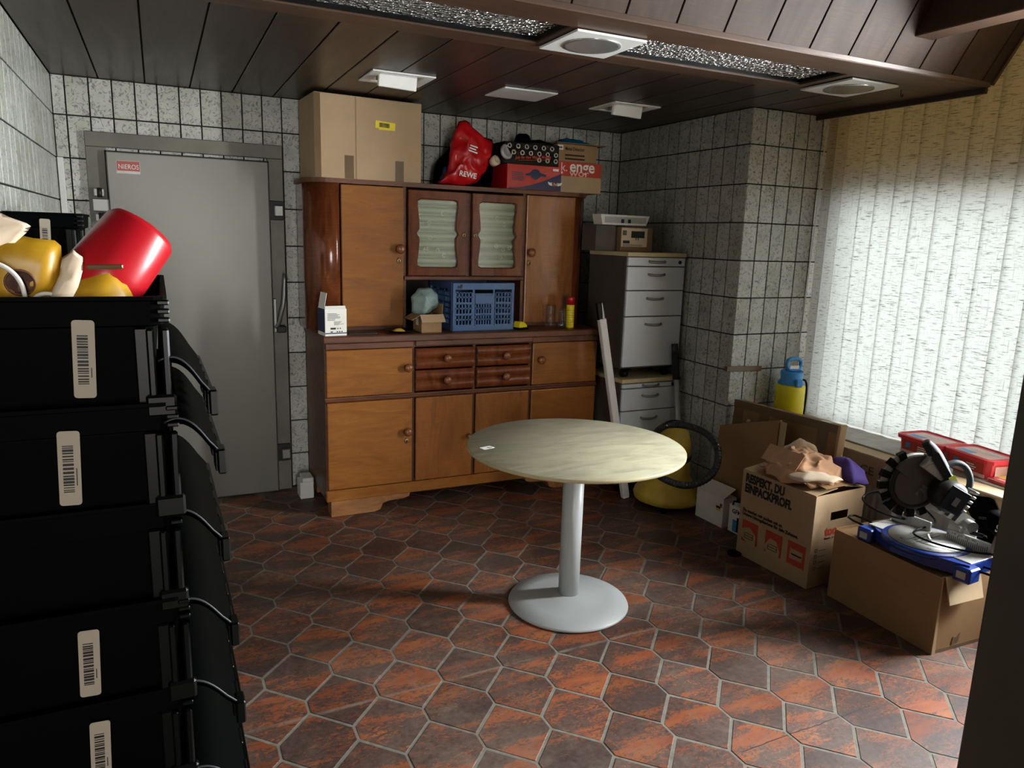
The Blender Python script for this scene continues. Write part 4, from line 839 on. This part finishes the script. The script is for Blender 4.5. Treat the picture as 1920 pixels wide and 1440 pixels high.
# guard: flat disc with open teeth (blade plane is the xz plane)
RX=Matrix.Rotation(PI/2,4,'X')
g=MB().lathe([(0,-.022),(.10,-.022),(.105,-.018),(.105,.018),(.10,.022),(0,.022)],40,hub,RX).obj('blade_guard','carcass',S,True)
MB().lathe([(.088,-.0235),(.106,-.0235),(.108,.0),(.106,.0235),(.088,.0235),(.088,-.0235)],48,hub,RX).obj('guard_rim','darkmetal',S,True)
pts=[]
for k in range(17): a=R(35+k*90/16); pts.append((.135*math.cos(a),.135*math.sin(a)))
for k in range(17): a=R(125-k*90/16); pts.append((.06*math.cos(a),.06*math.sin(a)))
MB().prism([(-x+.0,z) for x,z in pts],hub+Vector((.02,-.026,-.01)),(1,0,0),(0,0,1),(0,.05,0)).obj('upper_guard','carcass',S)
bl_=MB().lathe([(0,-.0015),(.128,-.0015),(.128,.0015),(0,.0015)],60,hub,RX).obj('saw_blade','chrome',S)
for k in range(9):
    a=R(118+k*22); c_,s_=math.cos(a),math.sin(a); Mt=Matrix.Translation(hub)@Matrix.Rotation(-a,4,'Y')
    MB().prism([(.098,-.013),(.145,-.016),(.145,.016),(.098,.013)],(0,-.012,0),(1,0,0),(0,0,1),(0,.024,0)).obj('guard_finger','black2',S).matrix_local=Mt
    if k<8:
        Mt=Matrix.Translation(hub)@Matrix.Rotation(-a-R(11),4,'Y'); MB().prism([(.10,-.013),(.138,-.019),(.138,.019),(.10,.013)],(0,-.004,0),(1,0,0),(0,0,1),(0,.008,0)).obj('guard_window','clear' if k>3 else 'winlabel',S).matrix_local=Mt
mo=hub+Vector((.115,0,-.03)); mm=MB().lathe([(0,0),(.06,0),(.066,.012),(.066,.075),(.05,.095),(0,.095)],28,mo+Vector((0,-.02,.0)),RX).obj('motor','darkmetal',S,True)
MB().box(-.048,.048,-.004,.0,-.055,.045,bev=.0015,M=Matrix.Translation(mo+Vector((0,-.115,0)))@Matrix.Rotation(R(28),4,'Y')).obj('motor_cover','motorblk',mm); MB().box(-.012,.012,-.002,.0,-.028,.008,M=Matrix.Translation(mo+Vector((.004,-.118,0)))@Matrix.Rotation(R(28),4,'Y')).obj('type_plate','grayink',mm)
for k in range(5): MB().box(.056,.074,-.112,-.06,-.03+.022*k,-.018+.022*k,bev=.002,M=Matrix.Translation(mo)@Matrix.Rotation(R(28),4,'Y')).obj('cooling_fin','alu',mm)
def P(v): return hub+Vector(v)
MB().prism([(.0,.045),(.095,-.02),(.13,-.02),(.125,.04),(.03,.09)],P((0,-.055,.04)),(1,0,0),(0,0,1),(0,.05,0)).obj('gear_housing','alu',S)
MB().tube([P((.008,-.035,.185)),P((.04,-.035,.155)),P((.085,-.035,.09)),P((.12,-.035,.03))],lambda q:.017+.010*min(1,q*2.2),12,smooth_path=2).obj('main_grip','greygrip',S,True)
MB().prism([(.02,.16),(.05,.15),(.12,.05),(.10,.03),(.03,.12)],P((0,-.064,.0)),(1,0,0),(0,0,1),(0,.004,0)).obj('grip_insert','black2',S)
patch('lime_sticker','lime',S,P((.105,-.066,.045)),(.5,0,-.86),(.86,0,.5),.062,.028)
MB().tube([P((.12,-.02,.085)),P((.16,-.02,.10)),P((.205,-.02,.08)),P((.235,-.02,.02)),P((.225,-.02,-.035)),P((.185,-.02,-.06))],.013,10,smooth_path=2).obj('carry_handle','greygrip',S,True)
MB().tube([P((.06,-.05,.115)),P((.02,-.05,.10)),P((.0,-.05,.085))],.008,8,smooth_path=1).obj('lock_rod','alu',S,True)
MB().tube([P((.16,.03,-.05)),P((.22,.035,-.13)),P((.27,.03,-.21)),P((.31,.0,-.25))],.006,8,smooth_path=2).obj('spring_arm','darkmetal',S)
q=MB().lump([(-.08,.07),(.04,.08),(.12,.05),(.14,-.04),(.08,-.09),(.0,-.06),(-.07,.0)],arm0+Vector((.07,-.13,.03)),(1,0,0),(0,0,1),(0,-1,0),.05,.04,.006,10,2,8).obj('dust_bag','black',S)
text('bag_lettering','Scheppach','paper',S,arm0+Vector((.0,-.182,.03)),(1,-.0,-.18),(.18,0,1),.042,sx=.8,bold=.0008)
HEADPARTS=[o for o in S.children if o not in FIXED]
MB().tube([(.12,.10,.09),(-.02,.21,.11),(-.01,.34,.14),(.06,.33,.17),(.16,.22,.19),(.18,.12,.12),(.14,.05,.1),(.0,.06,.095),(-.08,.03,.097),(-.07,-.10,.093),(.04,-.22,.085),(.12,-.27,.10),(.17,-.2,.2),(.16,-.1,.18)],.0045,7,smooth_path=3).obj('power_cord','black2',S,True)
bpy.context.view_layer.update()
TR=Matrix.Translation((-.02,0,0))@Matrix.Rotation(R(-26),4,'Z')@Matrix.Translation((.02,0,0))
for o in HEADPARTS: o.matrix_local=TR@o.matrix_local
S.rotation_euler=(0,0,R(3))

# ------------------------------------------------------------------ radiator, sill goods
t=thing('radiator','plastic wrapped flat radiator with a printed cardboard edge under the sill','radiator',(3.2,2.29,0))
def rad(u,v): return Vector((.004*abs(math.sin(u*PI*30))+.003*noise.noise(Vector((u*9,v*4,1))),.52-1.04*u,.06+.50*v))
MB().box(.006,.09,-.52,.52,.06,.56,bev=.006).obj('body','rad',t); MB().sheet(rad,180,6).obj('wrapped_front','rad',t,recalc=False)
MB().box(-.012,.098,-.53,.53,.563,.575,bev=.003).obj('cardboard_top','cardin',t); MB().box(-.012,-.006,-.53,.53,.425,.563,bev=.001).obj('cardboard_front','card',t)  # top strip in paler card: window light on it put into the colour
for y in(.19,-.30): text('marking','CE','w_edge',t,(-.013,y,.475),(0,-1,0),(0,0,1),.062,sx=1.1)
for y in(.075,-.42): text('lettering','Buderus','w_edge',t,(-.013,y,.478),(0,-1,0),(0,0,1),.056,bold=.001)
MB().lump([(-.02,.0),(.12,.03),(.17,-.05),(.13,-.26),(.08,-.22),(.06,-.10)],(-.02,-.36,.535),(0,-1,0),(0,0,1),(-1,0,0),.008,.003,.004,10,2,4).obj('black_foil','black',t)
for y in(-.4,.4): MB().box(.02,.07,y-.03,y+.03,0,.06).obj('leg','white',t)
def tub(x,y,rz,lab,z=.582):
    t=thing('paint_tub',lab,'tub',(x,y,z),rz,group='red lidded tubs on the sill')
    def rrr(hx,hy,r,zz): return [Vector((sx_*(hx-r)+r*math.cos(a),sy_*(hy-r)+r*math.sin(a),zz)) for sx_,sy_,a0 in((1,1,0),(-1,1,90),(-1,-1,180),(1,-1,270)) for a in[R(a0+k*22.5) for k in range(5)]]
    MB().rings([rrr(.082,.115,.03,0),rrr(.088,.122,.03,.082)],smooth=False).obj('body','tubred',t)
    MB().rings([rrr(.098,.134,.035,.075),rrr(.099,.135,.035,.092),rrr(.092,.128,.032,.096),rrr(.086,.122,.03,.09)],True,True,smooth=False).obj('lid','tubred',t)
    patch('lid_label','pink',t,(-.07,.10,.0908),(0,-1,0),(1,0,0),.2,.13,r=.02); text('lettering','Spachtel','paper',t,(.01,.085,.0918),(0,-1,0),(1,0,0),.05,bold=.001); patch('lid_print','blue2',t,(-.06,.09,.0916),(0,-1,0),(1,0,0),.08,.04)
    patch('front_label','redprint',t,(-.0865,.09,.02),(0,-1,0),(0,0,1),.18,.05,.001); textlines(t,(-.0885,.0,.03),(0,-1,0),(0,0,1),.07,.03,3,'paper',3); patch('badge','blue2',t,(-.0885,.07,.035),(0,-1,0),(0,0,1),.025,.025)
    patch('front_strip','pink',t,(-.0855,.1,.004),(0,-1,0),(0,0,1),.2,.016,.001); patch('side_picture','pink',t,(-.05,-.1195,.012),(1,0,0),(0,0,1),.10,.05,.001)
tub(3.455,2.30,R(-6),'red lidded tub on the sill, the left one of two, near the blind'); tub(3.44,2.035,R(-10),'red lidded tub on the sill, the right one of two, behind the saw handle')
t=thing('leaflet','red and yellow printed packet lying on the sill beside the right tub','packet',(3.40,1.86,.582),R(-8))
MB().box(-.08,.08,-.06,.06,0,.018,bev=.002).obj('packet','paper',t); patch('red_print','red',t,(-.0805,.055,.002),(0,-1,0),(0,0,1),.11,.013,.001); patch('top_print','red',t,(-.078,.058,.0182),(0,-1,0),(1,0,0),.112,.05); patch('yellow_print','yprint',t,(-.02,.058,.0182),(0,-1,0),(1,0,0),.112,.03); textlines(t,(-.06,.03,.019),(0,-1,0),(1,0,0),.06,.02,2,'paper',2)
# pressure sprayer
t=thing('pressure_sprayer','yellow pressure sprayer with a blue pump handle on the sill corner','sprayer',(3.385,3.175,.582),R(-12))
MB().lathe([(0,0),(.078,0),(.084,.01),(.086,.07),(.083,.14),(.084,.19),(.075,.205),(0,.206)],32).obj('tank','yellow',t,True)
MB().lathe([(0,.19),(.074,.19),(.076,.215),(.062,.235),(.066,.275),(.063,.285),(.05,.272),(0,.265)],28).obj('collar','blue2',t,True)
MB().box(-.022,.022,-.088,-.05,.20,.245,bev=.006).obj('valve','blue2',t); MB().cyl((0,0,.26),(0,0,.30),.014,n=12).obj('pump_rod','blue2',t)
MB().tube([(-.042,-.01,.29),(-.05,-.01,.36),(.05,-.01,.36),(.042,-.01,.29)],.0115,10,closed=True,smooth_path=2).obj('handle','blue2',t,True); patch('handle_label','paper',t,(-.03,-.02,.30),(1,0,0),(0,0,1),.06,.02); MB().cyl((-.05,-.01,.297),(.05,-.01,.297),.011,n=10).obj('handle_bar','blue2',t)
MB().tube([(.05,-.02,.235),(.09,-.02,.23),(.1,-.02,.15),(.095,-.02,.02)],.006,8,smooth_path=2).obj('hose','black2',t,True)
tag(MB().box(-.128,.128,-.006,0,-.016,.016,bev=.002,M=Matrix.Rotation(R(2),4,'Y')).box(-.14,-.122,-.006,.02,-.014,.014,M=Matrix.Rotation(R(2),4,'Y')).obj('adhesive_tape','tape',None),'strip of brown tape stuck across the tiles of the pillar','tape').location=(3.125,YP-.0015,.872)

# ------------------------------------------------------------------ black lidded crates at the left
FY=1.30; PITCH=.172
def make_crate(label,w=.40,dep=.60,h=.20,lid=True,group='stacked black lidded crates'):
    """origin: floor centre of the front edge; x to the right, y into the room"""
    t=thing('lidded_crate',label,'crate',(0,0,0),group=group); hw=w/2
    def ring(i,z,r=.02): 
        return [Vector((sx_*(hw-i-r)+r*math.cos(a)*1,dep/2+sy_*(dep/2-i-r)+r*math.sin(a),z)) for sx_,sy_,a0 in((1,1,0),(-1,1,90),(-1,-1,180),(1,-1,270)) for a in(R(a0),R(a0+45),R(a0+90))]
    MB().rings([ring(.03,0),ring(.016,h-.052),ring(.016,h-.05),ring(.006,h-.046),ring(.004,h-.008),ring(0,h-.006),ring(0,h),ring(.008,h),ring(.012,h-.04),ring(.022,h-.05),ring(.034,.004)],smooth=False).obj('tub','black',t)
    for x in(-hw+.03,hw-.052): MB().box(x,x+.022,.008,.024,.02,h-.05,bev=.003).obj('corner_rib','black2',t)
    for x in(hw-.034,hw-.012): MB().box(x,x+.012,.002,.02,.012,h-.052,bev=.003).obj('edge_rib','black2',t)
    b=MB()
    for k in range(3): b.box(hw-.016,hw+.003,.0,.016,h-.014-.014*k,h-.006-.014*k,bev=.002)
    b.obj('hinge_lug','black2',t)
    b=MB().box(hw-.04,hw+.006,-.004,.012,.004,.04,bev=.004); b.obj('corner_foot','black2',t)
    if lid:
        f=MB()
        def top(u,v): 
            x=.102*v; z=.006+.012*math.sin(PI*min(v*1.3,1))*1-.062*v**2; return Vector((hw+x-.03*(1-v),.006+(dep-.06)*u,h-.012+z-.02*v*u))
        f.sheet(top,10,12); f.sheet(lambda u,v:top(u,1-v)-Vector((0,0,.009)),10,12)
        f.obj('lid','black',t,recalc=False)
        MB().tube([top(0,v/14)+Vector((0,-.001,.001)) for v in range(15)],.0022,6).obj('lid_rim','rubber',t,True)
        p0,p1=top(0,1),top(1,1); Mx=frame(p0,(p1-p0),(0,.0,1)); e=MB().box(0,(p1-p0).length,-.026,.004,-.004,.004,bev=.001,M=Mx).obj('lid_edge','black2',t)
        for k in range(5): MB().box(.02+.11*k,.075+.11*k,-.034,.008,-.016,-.002,bev=.002,M=Mx).obj('lid_tooth','black2',t)
        MB().box(-.012,.028,-.032,.012,-.012,.008,bev=.003,M=Mx).obj('lid_catch','black2',t)
    return t
def sticker(t,x,z,seed,w=.031,hh=.124):
    Mx=Matrix.Rotation(R(3),4,'Y'); o=Vector((x,-.001+.012,z)); u=Vector((1,-.0,-.045)); v=Vector((.045,-.06,1))
    o.y=.0045; q=patch('barcode_label','label',t,o,u,v,w,hh,.0008,.005); barcode(t,o+Vector((.0075,-.0024,.022)),Vector((.045,-.06,1)),Vector((-1,0,.045)),.078,-.015,'ink',seed); textlines(t,o+Vector((.026,-.003,.032)),v,-u,.03,-.003,1,'ink',seed)
cx=.008-.20
labs=['topmost black crate of the near stack, filled with coffee packs and a red tub','second black crate from the top of the near stack','third black crate from the top of the near stack, without a label','fourth black crate from the top of the near stack','fifth black crate from the top of the near stack','sixth black crate from the top of the near stack','lowest but one black crate of the near stack','lowest black crate of the near stack, on the dolly']
base=None; crates=[]
FAN=[(.62,-.10),(.66,-.03),(.70,-.02),(.74,-.01),(.82,0),(.88,0),(.92,0),(.95,0)]
for k in range(8):
    c=make_crate(labs[k]) if base is None else copytree(base); base=base or c; c['label']=labs[k]
    c.location=(cx+(.004 if k%2 else 0),FY-.006*(k%2),1.49-.2-PITCH*k); crates.append(c)
for k,c in enumerate(crates):
    for ch in c.children:
        if ch.name.startswith('lid'): s_,dz=FAN[k]; ch.scale.x=s_; ch.location=(.2*(1-s_),0,dz)
for k,x,z,sd in((0,.06,.042,1),(1,.024,.042,2),(3,.027,.046,3),(4,.035,.044,4)): sticker(crates[k],x,z,sd)
t=thing('crate_dolly','low dolly with a metal bracket under the near crate stack','dolly',(cx,FY,0))
MB().box(-.2,.2,.0,.6,.065,.085,bev=.004).obj('deck','black',t)
for x in(-.15,.15):
    for y in(.08,.52): MB().cyl((x-.015,y,.032),(x+.015,y,.032),.032,n=16).obj('caster','rubber',t)
MB().tube([(.17,.0,.08),(.17,-.03,.10),(.17,-.03,.16)],.01,8).obj('bracket','chrome',t)
# second stack behind
b2=None
for k in range(6):
    lb=['black crate with a barcode label at the left wall, on top of the far stack','black crate of the far stack by the left wall, below its labelled top crate'][min(k,1)]
    if k==0: c=make_crate(lb,.222,.34,.24,False,'far stack of black crates'); b2=c; 
    else: c=copytree(b2); c['label']=lb
    c.location=(-.333,2.86,1.633-.24-.226*k)
    if k==5: c.location.z=max(c.location.z,.0)
for k in range(1): sticker(b2,-.015,.09,7,.03,.13)
t=None
# contents of the top crate
Z0=1.49-.2
def pack(loc,rot,lab,sc_=1):
    t=thing('coffee_pack',lab,'pack',loc,group='yellow coffee packs in the top crate'); t.rotation_euler=rot
    MB().lump([(-.05,-.075),(.05,-.075),(.055,.0),(.05,.075),(-.05,.075),(-.055,0)],(0,0,0),(1,0,0),(0,0,1),(0,-1,0),.035,.03,.006,18,len(lab),6,4).obj('pack','amber',t)
    MB().lathe([(.018,-.001),(.021,-.001),(.021,.001),(.018,.001),(.018,-.001)],24,(.0,-.037,.01),RX).obj('emblem','w_edge',t); MB().box(-.002,.002,-.0385,-.0365,-.004,.024).obj('emblem_bar','w_edge',t)
    prints('print_lines','w_edge',t,(-.04,-.036,-.045),(1,0,.3),(-.3,0,1),[(0,0,.05,.003),(0,.012,.06,.0025)])
pack((-.195,1.385,1.505),(R(10),R(8),0),'upright yellow coffee pack behind the torn paper in the top crate')
pack((-.115,1.366,1.462),(0,R(72),R(3)),'yellow coffee pack lying under the red tub in the top crate')
pack((-.25,1.43,1.50),(R(5),R(-10),R(15)),'yellow coffee pack at the left frame edge in the top crate')
def scrap(lab,outl,o,u,v,n,mat='cream',amp=.006):
    return tag(MB().lump(outl,o,u,v,n,.012,-.008,amp,22,len(lab),7).obj('torn_paper',mat,None),lab,'paper','torn paper in the top crate')
scrap('crumpled cream paper hanging over the yellow packs at the left edge',[(-.09,.0),(-.06,.045),(.0,.05),(.06,.03),(.045,.0),(.0,-.03),(-.05,-.04)],(-.235,1.355,1.57),(1,0,0),(.0,.25,1),(0,-1,.25))
scrap('narrow torn cream paper strip standing between the yellow packs',[(-.016,-.05),(.008,-.05),(.03,.0),(.045,.05),(.03,.065),(.012,.05),(.0,.0)],(-.15,1.335,1.50),(1,0,0),(0,.1,1),(0,-1,.1))
tag(MB().tube([(-.27,1.33,1.53),(-.225,1.325,1.545),(-.19,1.325,1.52),(-.185,1.33,1.47),(-.17,1.33,1.495),(-.14,1.33,1.49),(-.128,1.335,1.46)],.0035,8,smooth_path=3).obj('white_cable','paper',None,True),'thin white cable looping over the coffee packs','cable')
t=thing('red_tub','tilted red plastic tub with a worn metal clip standing out of the top crate','tub',(-.076,1.425,1.522)); t.rotation_euler=(R(-12),R(38),R(5))
MB().lathe([(0,.098),(.04,.098),(.052,.094),(.059,.084),(.063,.0),(.066,-.055),(.062,-.057),(.058,0),(.055,.08),(0,.09)],40).obj('body','red',t,True)
MB().box(-.026,.026,-.067,-.062,-.004,.004,bev=.002,M=Matrix.Rotation(R(-12),4,'Z')@Matrix.Translation((0,0,-.01))@Matrix.Rotation(R(-38),4,'Y')).obj('clip','tape',t)
tag(MB().lump([(-.05,-.02),(.02,-.03),(.06,.0),(.03,.03),(-.04,.03)],(-.12,1.46,1.515),(1,0,.2),(0,.4,1),(0,-1,.3),.02,.02,.006,15,3,5).obj('dark_pack','w_edge',None),'dark brown pack behind the red tub in the top crate','pack')
